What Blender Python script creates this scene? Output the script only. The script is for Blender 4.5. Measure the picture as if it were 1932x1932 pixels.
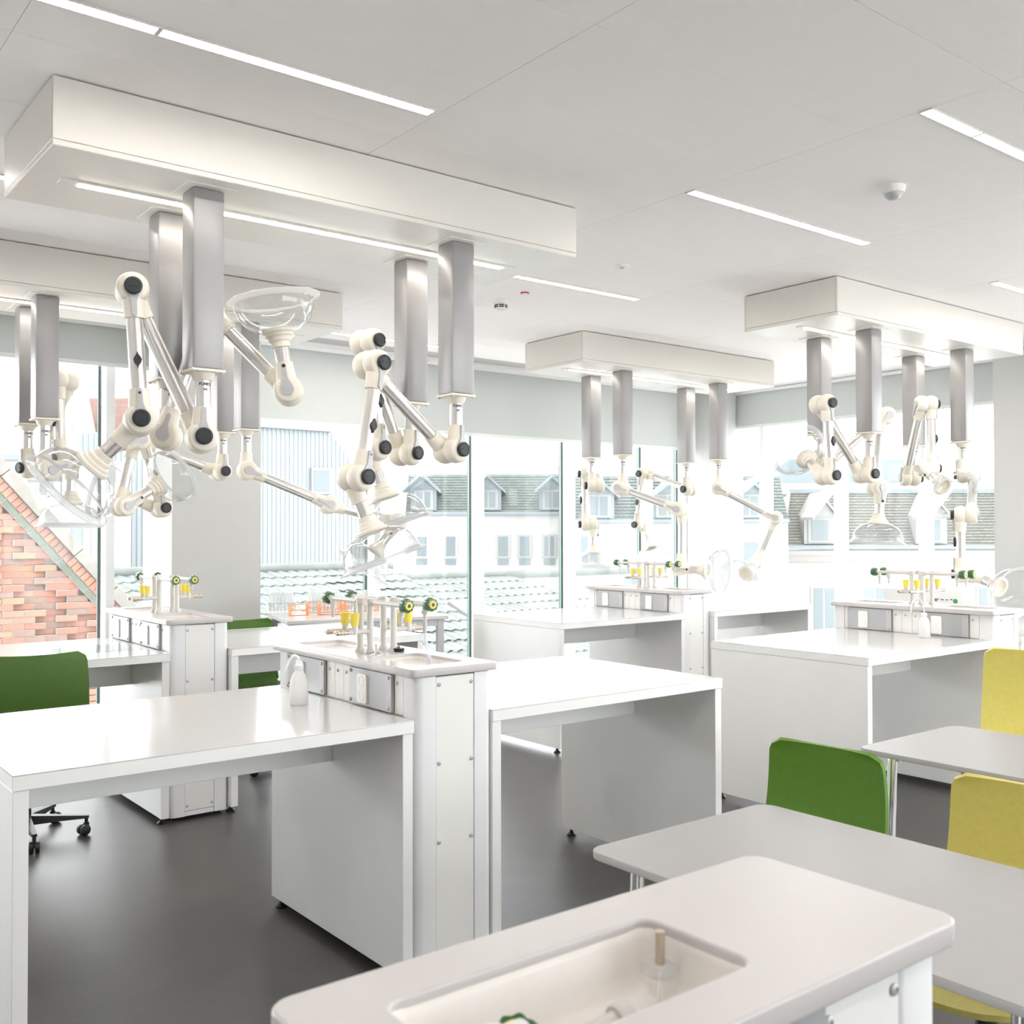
import bpy, bmesh, math, random
from mathutils import Vector, Matrix
random.seed(7)
for o in list(bpy.data.objects): bpy.data.objects.remove(o, do_unlink=True)
SC = bpy.context.scene; COL = SC.collection
PI = math.pi
# ------------------------------------------------------------------ camera
YAW, PITCH, ROLL = math.radians(51.8196), math.radians(0.96985), math.radians(-0.09761)
EYE = Vector((0, 0, 1.55))
fw = Vector((math.cos(YAW)*math.cos(PITCH), math.sin(YAW)*math.cos(PITCH), math.sin(PITCH)))
rt0 = Vector((math.sin(YAW), -math.cos(YAW), 0)); up0 = rt0.cross(fw)
rt = rt0*math.cos(ROLL)+up0*math.sin(ROLL); up = up0*math.cos(ROLL)-rt0*math.sin(ROLL)
cd = bpy.data.cameras.new('camera'); cam = bpy.data.objects.new('camera', cd); COL.objects.link(cam)
cam.matrix_world = Matrix(((rt.x, up.x, -fw.x, 0), (rt.y, up.y, -fw.y, 0), (rt.z, up.z, -fw.z, EYE.z), (0, 0, 0, 1)))
cd.sensor_width = 36; cd.lens = 36*1935.57/1932; cd.clip_start = .05; cd.clip_end = 500
cd.dof.use_dof = True; cd.dof.focus_distance = 5.0; cd.dof.aperture_fstop = 8.0
SC.camera = cam
# ------------------------------------------------------------------ sky and exposure
SKY = 1.07; LAMP = 7.5; CANOPY_LAMP = 3.2
w = bpy.data.worlds.new('overcast_sky'); SC.world = w; w.use_nodes = True
nt = w.node_tree; bg = nt.nodes['Background']
tc = nt.nodes.new('ShaderNodeTexCoord'); sep = nt.nodes.new('ShaderNodeSeparateXYZ'); ramp = nt.nodes.new('ShaderNodeValToRGB')
nt.links.new(tc.outputs['Generated'], sep.inputs[0]); nt.links.new(sep.outputs['Z'], ramp.inputs[0]); nt.links.new(ramp.outputs[0], bg.inputs[0])
ramp.color_ramp.elements[0].color = (.93, .96, 1, 1); ramp.color_ramp.elements[1].color = (.98, 1, 1.0, 1)
bg.inputs[1].default_value = SKY
vs = SC.view_settings; vs.view_transform = 'Standard'; vs.look = 'None'; vs.gamma = 1; vs.use_curve_mapping = False; vs.exposure = 2.96
cy = SC.cycles; cy.use_denoising = True; cy.max_bounces = 12; cy.diffuse_bounces = 6; cy.glossy_bounces = 4
cy.transmission_bounces = 4; cy.transparent_max_bounces = 24; cy.caustics_reflective = False; cy.caustics_refractive = False
cy.sample_clamp_indirect = 6.0
# ------------------------------------------------------------------ materials
def mat(name, col, rough=.5, metal=0., spec=.5, noise=0., nscale=8., bump=0., bscale=60., coat=0.):
    m = bpy.data.materials.new(name); m.use_nodes = True; t = m.node_tree; b = t.nodes['Principled BSDF']
    b.inputs['Base Color'].default_value = (*col, 1); b.inputs['Roughness'].default_value = rough
    b.inputs['Metallic'].default_value = metal; b.inputs['Specular IOR Level'].default_value = spec
    b.inputs['Coat Weight'].default_value = coat
    tcn = t.nodes.new('ShaderNodeTexCoord')
    n = t.nodes.new('ShaderNodeTexNoise'); n.inputs['Scale'].default_value = nscale; n.inputs['Detail'].default_value = 4
    t.links.new(tcn.outputs['Object'], n.inputs['Vector'])
    r = t.nodes.new('ShaderNodeValToRGB'); k = max(noise, .006)
    r.color_ramp.elements[0].position = .3; r.color_ramp.elements[1].position = .7
    r.color_ramp.elements[0].color = (*[c*(1-k) for c in col], 1); r.color_ramp.elements[1].color = (*[min(1, c*(1+k)) for c in col], 1)
    t.links.new(n.outputs['Fac'], r.inputs[0]); t.links.new(r.outputs[0], b.inputs['Base Color'])
    if bump:
        n2 = t.nodes.new('ShaderNodeTexNoise'); n2.inputs['Scale'].default_value = bscale; n2.inputs['Detail'].default_value = 3
        t.links.new(tcn.outputs['Object'], n2.inputs['Vector'])
        bp = t.nodes.new('ShaderNodeBump'); bp.inputs['Strength'].default_value = bump; bp.inputs['Distance'].default_value = .01
        t.links.new(n2.outputs['Fac'], bp.inputs['Height']); t.links.new(bp.outputs[0], b.inputs['Normal'])
    return m
def cloth(name, col, through):
    m = bpy.data.materials.new(name); m.use_nodes = True; t = m.node_tree; t.nodes.clear()
    a = t.nodes.new('ShaderNodeBsdfDiffuse'); b = t.nodes.new('ShaderNodeBsdfTranslucent'); x = t.nodes.new('ShaderNodeMixShader'); o = t.nodes.new('ShaderNodeOutputMaterial')
    wv = t.nodes.new('ShaderNodeTexNoise'); wv.inputs['Scale'].default_value = 300; rp = t.nodes.new('ShaderNodeValToRGB')
    rp.color_ramp.elements[0].color = (*[c*.97 for c in col], 1); rp.color_ramp.elements[1].color = (*col, 1)
    t.links.new(wv.outputs['Fac'], rp.inputs[0]); t.links.new(rp.outputs[0], a.inputs[0]); b.inputs[0].default_value = (*[c*.85 for c in col], 1)
    x.inputs[0].default_value = through; t.links.new(a.outputs[0], x.inputs[1]); t.links.new(b.outputs[0], x.inputs[2]); t.links.new(x.outputs[0], o.inputs[0]); return m
def courses(name, c1, c2, cm, w_, h_, rough=.85):
    m = bpy.data.materials.new(name); m.use_nodes = True; t = m.node_tree; b = t.nodes['Principled BSDF']; b.inputs['Roughness'].default_value = rough
    tcn = t.nodes.new('ShaderNodeTexCoord'); sp = t.nodes.new('ShaderNodeSeparateXYZ'); cb = t.nodes.new('ShaderNodeCombineXYZ'); br = t.nodes.new('ShaderNodeTexBrick')
    t.links.new(tcn.outputs['Object'], sp.inputs[0]); t.links.new(sp.outputs['X'], cb.inputs['X']); t.links.new(sp.outputs['Z'], cb.inputs['Y']); t.links.new(cb.outputs[0], br.inputs['Vector'])
    br.inputs['Color1'].default_value = (*c1, 1); br.inputs['Color2'].default_value = (*c2, 1); br.inputs['Mortar'].default_value = (*cm, 1)
    br.inputs['Scale'].default_value = 1; br.inputs['Brick Width'].default_value = w_; br.inputs['Row Height'].default_value = h_; br.inputs['Mortar Size'].default_value = .012
    t.links.new(br.outputs['Color'], b.inputs['Base Color']); return m
def emit(name, col, s):
    m = bpy.data.materials.new(name); m.use_nodes = True; t = m.node_tree; t.nodes.clear()
    e = t.nodes.new('ShaderNodeEmission'); e.inputs[0].default_value = (*col, 1); e.inputs[1].default_value = s
    o = t.nodes.new('ShaderNodeOutputMaterial'); t.links.new(e.outputs[0], o.inputs[0]); return m
def clear(name, tint, haze=.03, hazecol=(1, 1, 1), rough=.02, ior=1.45, fmax=.45):
    """thin clear sheet: what passes, what is mirrored, and a little frosting or, in the windows, painted glare"""
    m = bpy.data.materials.new(name); m.use_nodes = True; t = m.node_tree; t.nodes.clear()
    tr = t.nodes.new('ShaderNodeBsdfTransparent'); tr.inputs[0].default_value = (*tint, 1)
    gl = t.nodes.new('ShaderNodeBsdfGlossy'); gl.inputs['Roughness'].default_value = rough
    lw = t.nodes.new('ShaderNodeLayerWeight'); lw.inputs[0].default_value = .5
    pw = t.nodes.new('ShaderNodeMath'); pw.operation = 'POWER'; pw.inputs[1].default_value = 4.0
    fr = t.nodes.new('ShaderNodeMath'); fr.operation = 'MULTIPLY_ADD'; fr.inputs[1].default_value = fmax; fr.inputs[2].default_value = ((ior-1)/(ior+1))**2
    t.links.new(lw.outputs['Facing'], pw.inputs[0]); t.links.new(pw.outputs[0], fr.inputs[0])
    tl = t.nodes.new('ShaderNodeBsdfTranslucent'); tl.inputs[0].default_value = (*hazecol, 1)
    df = t.nodes.new('ShaderNodeBsdfDiffuse'); df.inputs[0].default_value = (*hazecol, 1)
    md = t.nodes.new('ShaderNodeMixShader'); md.inputs[0].default_value = .5
    t.links.new(tl.outputs[0], md.inputs[1]); t.links.new(df.outputs[0], md.inputs[2])
    m1 = t.nodes.new('ShaderNodeMixShader'); m1.inputs[0].default_value = haze
    t.links.new(tr.outputs[0], m1.inputs[1]); t.links.new(md.outputs[0], m1.inputs[2])
    m2 = t.nodes.new('ShaderNodeMixShader'); t.links.new(fr.outputs[0], m2.inputs[0])
    t.links.new(m1.outputs[0], m2.inputs[1]); t.links.new(gl.outputs[0], m2.inputs[2])
    o = t.nodes.new('ShaderNodeOutputMaterial'); t.links.new(m2.outputs[0], o.inputs[0]); return m
M = dict(
 floor=mat('grey_linoleum', (.070, .064, .060), .38, spec=.5, noise=.07, nscale=6, bump=.05, bscale=40),
 ceil=mat('ceiling_panel', (.95, .925, .925), .85, noise=.01), slab=mat('ceiling_void', (.6, .59, .58), .9),
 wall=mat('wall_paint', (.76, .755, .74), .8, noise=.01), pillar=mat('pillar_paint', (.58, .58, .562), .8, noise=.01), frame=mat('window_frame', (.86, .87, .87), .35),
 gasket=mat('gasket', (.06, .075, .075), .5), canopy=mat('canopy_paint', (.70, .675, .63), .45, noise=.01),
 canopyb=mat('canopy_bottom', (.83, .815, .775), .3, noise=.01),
 lam=mat('white_laminate', (.86, .855, .84), .3, spec=.5, noise=.008), top=mat('worktop_ceramic', (.60, .59, .585), .13, spec=.6, noise=.01),
 slabtop=mat('sink_slab', (.55, .522, .513), .3, noise=.012), basin=mat('sink_basin', (.78, .74, .70), .35, noise=.015),
 powder=mat('powder_coat', (.80, .805, .81), .35, noise=.008), panel=mat('service_panel', (.83, .82, .795), .4),
 sock=mat('socket_box_alu', (.42, .43, .43), .4, metal=.3, noise=.03, nscale=3), plate=mat('socket_plastic', (.88, .87, .84), .3),
 dark=mat('dark_hole', (.02, .02, .02), .6), alu=mat('anodised_aluminium', (.70, .685, .665), .28, metal=.8, noise=.01),
 casing=mat('casing_aluminium', (.33, .322, .322), .36, metal=.15, noise=.012), cream=mat('cream_plastic', (.82, .765, .67), .42, noise=.01),
 knob=mat('black_knob', (.022, .026, .03), .45, bump=.2, bscale=90), inlay=mat('grey_inlay', (.50, .50, .51), .45, metal=.2),
 chrome=mat('chrome', (.86, .86, .86), .07, metal=1), brass=mat('nickel_brass', (.56, .47, .39), .3, metal=.8),
 tap=mat('tap_enamel', (.62, .60, .57), .28, noise=.01), tgreen=mat('tap_green', (.03, .115, .035), .3, coat=.3),
 tyel=mat('tap_yellow', (.86, .70, .10), .45), tblue=mat('tap_blue', (.02, .06, .18), .4),
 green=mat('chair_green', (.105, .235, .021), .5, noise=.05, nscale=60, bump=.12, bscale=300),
 green_shade=mat('chair_green_shade', (.065, .145, .014), .55, noise=.05, nscale=60, bump=.12, bscale=300),  # darker copy of the chair green, shade at the lab benches put into the colour
 yellow=mat('chair_lime', (.64, .56, .145), .5, noise=.04, nscale=60, bump=.12, bscale=300),
 black=mat('black_plastic', (.018, .019, .02), .4), grey=mat('table_top_grey', (.295, .284, .274), .38, noise=.01), edge=mat('table_edge', (.52, .51, .51), .5),
 blind=cloth('blind_fabric', (.66, .68, .665), .10), blindbar=mat('blind_bar', (.76, .79, .77), .5),
 ink=mat('label_ink', (.05, .05, .05), .6), red=mat('red_ring', (.55, .05, .04), .4),
 lens=mat('sensor_lens', (.45, .47, .5), .25), white=mat('white_plastic', (.87, .86, .84), .4),
 mortar=mat('mortar', (.30, .27, .245), .9), copestone=mat('coping_stone', (.185, .172, .155), .9, noise=.08),
 gbrick=mat('glazed_green_brick', (.095, .115, .09), .5, noise=.15, nscale=4), hallw=mat('hall_cladding', (.16, .18, .19), .7),
 render=mat('house_render', (.28, .275, .268), .9), tile=mat('grey_roof_tile', (.085, .095, .089), .8, noise=.15, nscale=3),
 tile2=courses('mansard_tile', (.078, .092, .083), (.058, .070, .064), (.03, .036, .033), .24, .135), slate=courses('slate', (.098, .096, .080), (.074, .073, .062), (.045, .045, .038), .28, .131),
 zinc=mat('zinc', (.105, .13, .14), .5, noise=.05), redtile=mat('red_roof_tile', (.15, .085, .07), .85, noise=.12, nscale=3),
 pane2=mat('far_window_pane', (.09, .11, .118), .2, spec=.4), pale=mat('far_white', (.185, .185, .18), .8), ground=mat('street', (.6, .59, .57), .9),
 curtain=mat('curtain', (.62, .55, .42), .9), card=mat('white_carton', (.80, .80, .79), .7),
 cgreen=mat('carton_green', (.05, .35, .12), .6), pink=mat('carton_pink', (.75, .48, .48), .6), orange=mat('orange_rack', (.85, .33, .10), .5),
 lamp=emit('lamp_diffuser', (1, .945, .895), LAMP), clamp=emit('canopy_lamp_diffuser', (1, .92, .82), CANOPY_LAMP),
 pane=clear('window_glass', (.97, .99, .98), .032, (.95, 1, .99), .0, 1.35), gedge=mat('glass_edge', (.18, .30, .27), .2),  # milky share of the window glass stands in for veiling glare
 dome=clear('clear_acrylic', (.93, .935, .935), .04, (1, 1, 1), .03, 1.4, .75), rim=clear('acrylic_rim', (.76, .77, .775), .42, (1, 1, 1), .08, 1.45),
 tube=clear('test_tube_glass', (.94, .95, .95), .28, (1, 1, 1), .02, 1.4), hose=clear('clear_hose', (.85, .86, .9), .45, (.9, .9, .95), .15, 1.4),
 bottle=clear('wash_bottle_pe', (.9, .9, .9), .85, (.97, .96, .95), .3, 1.3), sheet=clear('acrylic_sheet', (.95, .97, .97), .06, (1, 1, 1), .0, 1.45),
 orack=clear('orange_plastic', (1, .78, .58), .55, (1, .52, .25), .2, 1.4),
)
BR = [mat('brick_clay_%s' % n, c, .9, noise=.12, nscale=9) for n, c in (('a', (.27, .115, .082)), ('b', (.285, .14, .105)), ('c', (.23, .11, .084)), ('d', (.29, .15, .098)), ('e', (.19, .12, .10)))]
# ------------------------------------------------------------------ mesh helpers
def basis(d):
    d = Vector(d).normalized(); a = Vector((0, 0, 1)) if abs(d.z) < .9 else Vector((1, 0, 0))
    x = d.cross(a).normalized(); return x, d.cross(x), d
class MB:
    def __init__(s): s.b = bmesh.new()
    def box(s, x0, x1, y0, y1, z0, z1, bev=0., mtx=None, seg=1):
        r = bmesh.ops.create_cube(s.b, size=1); vs_ = r['verts']
        T = Matrix.Translation(((x0+x1)/2, (y0+y1)/2, (z0+z1)/2)) @ Matrix.Diagonal((abs(x1-x0), abs(y1-y0), abs(z1-z0), 1))
        bmesh.ops.transform(s.b, matrix=T, verts=vs_)
        if bev:
            es = list({e for v in vs_ for e in v.link_edges})
            rb = bmesh.ops.bevel(s.b, geom=es, offset=bev, segments=seg, affect='EDGES', profile=.5)
            vs_ = list({v for f in rb['faces'] for v in f.verts} | {v for v in vs_ if v.is_valid})
            if mtx: vs_ = s._island(vs_)
        if mtx: bmesh.ops.transform(s.b, matrix=mtx, verts=[v for v in vs_ if v.is_valid])
        return s
    def _island(s, vs_):
        seen = set(vs_); st = list(vs_)
        while st:
            v = st.pop()
            for e in v.link_edges:
                u = e.other_vert(v)
                if u not in seen: seen.add(u); st.append(u)
        return list(seen)
    def lathe(s, prof, o, d, seg=20, cap0=True, cap1=True, start=None):
        """prof: (r, h) pairs swept round axis d from o"""
        x, y, z = basis(d); o = Vector(o); rings = []
        for r, h in prof:
            if r < 1e-6: rings.append([s.b.verts.new(o+z*h)])
            else: rings.append([s.b.verts.new(o+z*h+(x*math.cos(2*PI*i/seg)+y*math.sin(2*PI*i/seg))*r) for i in range(seg)])
        for a, b in zip(rings, rings[1:]):
            for i in range(seg):
                j = (i+1) % seg
                if len(a) == 1 and len(b) == 1: continue
                if len(a) == 1: s.b.faces.new((a[0], b[i], b[j]))
                elif len(b) == 1: s.b.faces.new((a[i], a[j], b[0]))
                else: s.b.faces.new((a[i], a[j], b[j], b[i]))
        if cap0 and len(rings[0]) > 1: s.b.faces.new(rings[0][::-1])
        if cap1 and len(rings[-1]) > 1: s.b.faces.new(rings[-1])
        return s
    def cyl(s, p0, p1, r0, r1=None, seg=16):
        p0 = Vector(p0); p1 = Vector(p1); return s.lathe([(r0, 0), (r0 if r1 is None else r1, (p1-p0).length)], p0, p1-p0, seg)
    def path(s, pts, r, seg=10):
        pts = [Vector(p) for p in pts]; rings = []; x = None
        for i, p in enumerate(pts):
            d = (pts[min(i+1, len(pts)-1)]-pts[max(i-1, 0)]).normalized()
            if x is None: x, y, _ = basis(d)
            else: x = (x-d*x.dot(d)).normalized(); y = d.cross(x)
            rings.append([s.b.verts.new(p+(x*math.cos(2*PI*k/seg)+y*math.sin(2*PI*k/seg))*r) for k in range(seg)])
        for a, b in zip(rings, rings[1:]):
            for k in range(seg): s.b.faces.new((a[k], a[(k+1) % seg], b[(k+1) % seg], b[k]))
        s.b.faces.new(rings[0][::-1]); s.b.faces.new(rings[-1]); return s
    def prism(s, pts, o, ux, uy, th):
        """flat outline pts (2D) in the ux, uy plane at o, thickened along the normal"""
        o = Vector(o); ux = Vector(ux); uy = Vector(uy); n = ux.cross(uy).normalized()
        a = [s.b.verts.new(o+ux*p[0]+uy*p[1]) for p in pts]; b = [s.b.verts.new(v.co+n*th) for v in a]
        s.b.faces.new(a[::-1]); s.b.faces.new(b); k = len(a)
        for i in range(k): s.b.faces.new((a[i], a[(i+1) % k], b[(i+1) % k], b[i]))
        return s
    def quad(s, *ps): s.b.faces.new([s.b.verts.new(p) for p in ps]); return s
    def mesh(s, name, m, smooth=None):
        bmesh.ops.recalc_face_normals(s.b, faces=s.b.faces)
        me = bpy.data.meshes.new(name); s.b.to_mesh(me); s.b.free()
        if m: me.materials.append(m)
        if smooth:
            me.polygons.foreach_set('use_smooth', [True]*len(me.polygons))
            try: me.set_sharp_from_angle(angle=math.radians(smooth))
            except Exception: pass
        return me
    def obj(s, name, m, parent=None, smooth=None, **kw): return put(name, s.mesh(name, m, smooth), parent, **kw)
def put(name, me, parent=None, loc=None, **kw):
    o = bpy.data.objects.new(name, me); COL.objects.link(o)
    if parent: o.parent = parent
    if loc is not None: o.location = loc
    for k, v in kw.items(): o[k] = v
    return o
def thing(name, loc, label, cat, group=None, rz=0):
    o = bpy.data.objects.new(name, None); COL.objects.link(o); o.location = loc; o.rotation_euler.z = rz
    o.empty_display_size = .1; o['label'] = label; o['category'] = cat
    if group: o['group'] = group
    return o
def struct(name, mb, m, parent=None, **kw):
    o = mb.obj(name, m, parent, **kw)
    if not parent: o['kind'] = 'structure'
    return o
def copy_tree(o, loc, label=None, group=None, rz=None):
    def rec(a, par):
        c = a.copy(); COL.objects.link(c)
        if par: c.parent = par
        for ch in a.children: rec(ch, c)
        return c
    c = rec(o, None); c.location = loc
    if rz is not None: c.rotation_euler.z = rz
    if label: c['label'] = label
    if group: c['group'] = group
    return c
def rrect(x0, x1, y0, y1, r, n=5):
    p = []
    for cx_, cy_, a in ((x1-r, y1-r, 0), (x0+r, y1-r, 90), (x0+r, y0+r, 180), (x1-r, y0+r, 270)):
        for i in range(n+1):
            t = math.radians(a+90*i/n); p.append((cx_+r*math.cos(t), cy_+r*math.sin(t)))
    return p
def plate(name, loops, z0, z1, m, parent=None, bev=.003, **kw):
    """flat slab with holes: 2D curve outlines filled, thickened and edge-bevelled"""
    cu = bpy.data.curves.new(name, 'CURVE'); cu.dimensions = '2D'; cu.fill_mode = 'BOTH'
    for lp in loops:
        sp = cu.splines.new('POLY'); sp.points.add(len(lp)-1); sp.use_cyclic_u = True
        for q, p in zip(sp.points, lp): q.co = (p[0], p[1], 0, 1)
    cu.extrude = (z1-z0)/2-bev; cu.bevel_depth = bev; cu.bevel_resolution = 2; cu.offset = -bev
    t = bpy.data.objects.new(name+'_tmp', cu); COL.objects.link(t); dg = bpy.context.evaluated_depsgraph_get()
    me = bpy.data.meshes.new_from_object(t.evaluated_get(dg)); bpy.data.objects.remove(t); bpy.data.curves.remove(cu)
    for v in me.vertices: v.co.z += (z0+z1)/2
    me.materials.clear(); me.materials.append(m); me.name = name
    return put(name, me, parent, **kw)
def text_mesh(body, size, m, name='lettering'):
    cu = bpy.data.curves.new(name, 'FONT'); cu.body = body; cu.size = size; cu.align_x = 'CENTER'; cu.align_y = 'CENTER'; cu.offset = size*.03
    t = bpy.data.objects.new(name+'_tmp', cu); COL.objects.link(t); dg = bpy.context.evaluated_depsgraph_get()
    me = bpy.data.meshes.new_from_object(t.evaluated_get(dg)); bpy.data.objects.remove(t); bpy.data.curves.remove(cu)
    me.materials.clear(); me.materials.append(m); return me
# ------------------------------------------------------------------ the room
CZ = 3.215
WB, WR = 8.66, 10.02           # glass planes, back and right
struct('floor', MB().box(-3.2, 10.2, -3.2, 8.8, -.2, 0), M['floor'])
ce = struct('ceiling', MB().box(-3.2, 10.2, -3.2, 8.8, CZ+.016, CZ+.2), M['slab'])
pm = MB().box(-.7512, .7512, -.3067, .3067, 0, .015, .0015).mesh('ceiling_panel', M['ceil'])
xs = [.04+1.504*k for k in range(-2, 7)]
for i, x in enumerate(xs[:-1]+[8.30-.1]):
    pass
for k in range(-2, 6):
    for j in range(-9, 10):
        y = 2.775+.615*j
        if y > 8.2: continue
        put('ceiling_panel', pm, ce, ((.79+1.504*k)+.752, y, CZ))
MB().box(9.82-.005, 10.1, -3.1, 8.72, CZ-.012, CZ+.015).obj('ceiling_panel', M['ceil'], ce)
MB().box(-3.1, 9.81, 8.315, 8.72, CZ-.012, CZ+.015).obj('ceiling_panel', M['ceil'], ce)
struct('wall_left', MB().box(-3.2, -3.0, -3.2, 8.8, 0, CZ+.02), M['wall'])
struct('wall_front', MB().box(-3.0, 10.2, -3.2, -3.0, 0, .85).box(-3.0, 10.2, -3.2, -3.0, CZ-.3, CZ+.02).box(-3.0, 1.8, -3.2, -3.0, .85, CZ-.3).box(9.0, 10.2, -3.2, -3.0, .85, CZ-.3), M['wall'])
wb = struct('wall_back', MB().box(-3.0, 10.2, 8.60, 8.8, CZ-.16, CZ+.01), M['wall'])
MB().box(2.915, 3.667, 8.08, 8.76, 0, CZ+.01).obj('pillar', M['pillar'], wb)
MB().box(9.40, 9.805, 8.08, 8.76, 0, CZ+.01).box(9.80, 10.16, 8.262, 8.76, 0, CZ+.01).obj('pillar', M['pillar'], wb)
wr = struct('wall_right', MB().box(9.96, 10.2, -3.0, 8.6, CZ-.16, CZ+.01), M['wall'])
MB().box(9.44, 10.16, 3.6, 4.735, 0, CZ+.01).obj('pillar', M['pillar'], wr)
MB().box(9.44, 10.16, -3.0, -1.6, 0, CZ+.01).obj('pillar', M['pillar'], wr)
struct('trim_1', MB().box(-3, 9.78, 8.385, 8.41, CZ-.045, CZ-.012), M['frame'])
struct('trim_2', MB().box(9.79, 9.815, 4.74, 8.2, CZ-.045, CZ-.012), M['frame'])
def window(name, axis, a0, a1, mull, plane):
    """full-height glazing along X (axis 0, at Y=plane) or Y (axis 1, at X=plane); the posts stand in front of the panes"""
    def bx(mb, u0, u1, v0, v1, z0, z1, bev=0.):
        return mb.box(u0, u1, v0, v1, z0, z1, bev) if axis == 0 else mb.box(v0, v1, u0, u1, z0, z1, bev)
    root = struct(name, bx(bx(MB(), a0, a1, plane-.06, plane+.05, 0, .09, .003), a0, a1, plane-.06, plane+.05, CZ-.2, CZ-.16, .003), M['frame'])
    s = 1 if axis == 0 else -1
    eds = [a0]+list(mull)+[a1]
    for i, u in enumerate(mull):
        u0, u1 = (u+.012, u+.082) if axis == 0 else (u-.082, u-.012)
        bx(MB(), u0, u1, plane-.155, plane+.03, .09, CZ-.2, .003).obj('mullion', M['frame'], root)
        g0, g1 = (u-.004, u+.003) if axis == 0 else (u-.003, u+.004)
        bx(MB(), g0, g1, plane-.02, plane+.03, .09, CZ-.2).obj('gasket', M['gasket'], root)
        g0, g1 = (u-.009, u-.004) if axis == 0 else (u+.004, u+.009)
        bx(MB(), g0, g1, plane-.012, plane+.01, .09, CZ-.2).obj('glass_edge', M['gedge'], root)
    for u0, u1 in zip(eds, eds[1:]):
        lo, hi = (u0+.084 if u0 != a0 else u0, u1-.016 if u1 != a1 else u1) if axis == 0 else (u0+.016 if u0 != a0 else u0, u1-.084 if u1 != a1 else u1)
        mb = MB()
        if axis == 0: mb.quad((lo, plane, .09), (hi, plane, .09), (hi, plane, CZ-.2), (lo, plane, CZ-.2))
        else: mb.quad((plane, lo, .09), (plane, hi, .09), (plane, hi, CZ-.2), (plane, lo, CZ-.2))
        mb.obj('pane', M['pane'], root)
    return root
window('window_1', 0, -3.0, 2.915, (-2.45, -1.21, .03, 1.27, 2.52), WB)
window('window_2', 0, 3.667, 9.40, (5.005, 6.243, 7.503, 8.73, 9.37), WB)
window('window_3', 1, 4.735, 8.262, (5.757, 6.77, 7.795), WR)
window('window_4', 1, -1.6, 3.6, (-.55, .5, 1.55, 2.6), WR)
w5 = struct('added_window', MB().box(1.8, 9.0, -3.14, -3.06, .85, .92).box(1.8, 9.0, -3.14, -3.06, CZ-.37, CZ-.3), M['frame'])  # added window behind the camera, lets in extra sky light
for i in range(6):
    x = 1.8+1.2*i; MB().box(x, x+.07, -3.14, -3.06, .92, CZ-.37).obj('mullion', M['frame'], w5)
    MB().quad((x+.07, -3.1, .92), (x+1.2, -3.1, .92), (x+1.2, -3.1, CZ-.37), (x+.07, -3.1, CZ-.37)).obj('pane', M['pane'], w5)
def blind(axis, u0, u1, v, zb, label):
    t = thing('roller_blind', ((u0+u1)/2, v, zb) if axis == 0 else (v, (u0+u1)/2, zb), label, 'blind'); h = (u1-u0)/2
    def bx(a, b, c, d, e, f, bev=0.): return MB().box(a, b, c, d, e, f, bev) if axis == 0 else MB().box(c, d, a, b, e, f, bev)
    bx(-h, h, -.002, .002, .03, CZ-.03-zb).obj('fabric', M['blind'], t)
    bx(-h, h, -.008, .008, 0, .035, .003).obj('bottom_bar', M['blindbar'], t)
blind(0, -2.95, 2.90, 8.45, 2.86, 'long grey roller blind half down at the window left of the pillar')
blind(0, 3.68, 9.39, 8.45, 2.50, 'long grey roller blind, pulled lowest, between pillar and corner')
blind(1, 4.75, 8.22, 9.85, 2.762, 'grey roller blind on the right-hand window wall past the corner')
blind(1, -1.58, 3.58, 9.85, 2.762, 'grey roller blind on the right wall beyond the right-hand pillar')
# ------------------------------------------------------------------ ceiling fittings
def strip_light(x0, x1, y, label, joint=.40):
    t = thing('ceiling_light', ((x0+x1)/2, y, CZ), label, 'lamp', 'recessed strip lights in the ceiling'); h = (x1-x0)/2
    MB().box(-h-.004, h+.004, -.031, -.026, -.006, 0).box(-h-.004, h+.004, .026, .031, -.006, 0).box(-h-.004, -h+.003, -.026, .026, -.006, 0).box(h-.003, h+.004, -.026, .026, -.006, 0).obj('frame', M['canopy'], t)
    MB().box(-h+joint, -h+joint+.016, -.026, .026, -.0055, 0).obj('joint', M['inlay'], t)
    MB().box(-h+.003, -h+joint, -.026, .026, -.002, 0).obj('diffuser', M['lamp'], t)
    MB().box(-h+joint+.016, h-.003, -.026, .026, -.002, 0).obj('diffuser', M['lamp'], t)
for a in ((.765, 2.262, 3.392, 'long ceiling strip light with a visible joint, nearest, upper left'), (3.80, 5.31, 3.405, 'ceiling strip light in the middle of the room, left of the motion sensor'),
          (3.80, 5.31, 2.165, 'ceiling strip light at the top right edge of the photo'), (3.80, 5.29, 5.255, 'ceiling strip light beside the small red ring, behind the nearest canopy'),
          (6.83, 8.33, 3.41, 'ceiling strip light at the right edge above the right canopy'), (3.80, 5.26, 7.72, 'farthest ceiling strip light, close to the long blind'),
          (.765, 2.262, 5.255, 'ceiling strip light half hidden behind the nearest canopy, far left')): strip_light(*a)
for i, (x, y) in enumerate(((.765, .93), (3.80, .31), (6.83, .31), (6.83, 1.55), (.765, -.93), (3.80, -.93), (6.83, -1.55), (-2.27, 3.405), (-2.27, 1.55), (-2.27, 5.255), (-2.27, -.93), (6.83, 5.255))):  # unseen strips added on the lamp grid to lift the room's brightness
    strip_light(x, x+1.5, y, 'added ceiling strip light out of view, brightens the room')
t = thing('smoke_detector', (4.546, 5.908, CZ), 'white smoke detector with black slots on the ceiling', 'detector')
MB().lathe([(.055, 0), (.055, -.02), (.05, -.024)], (0, 0, 0), (0, 0, 1), 28).obj('base', M['white'], t, 40)
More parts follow.
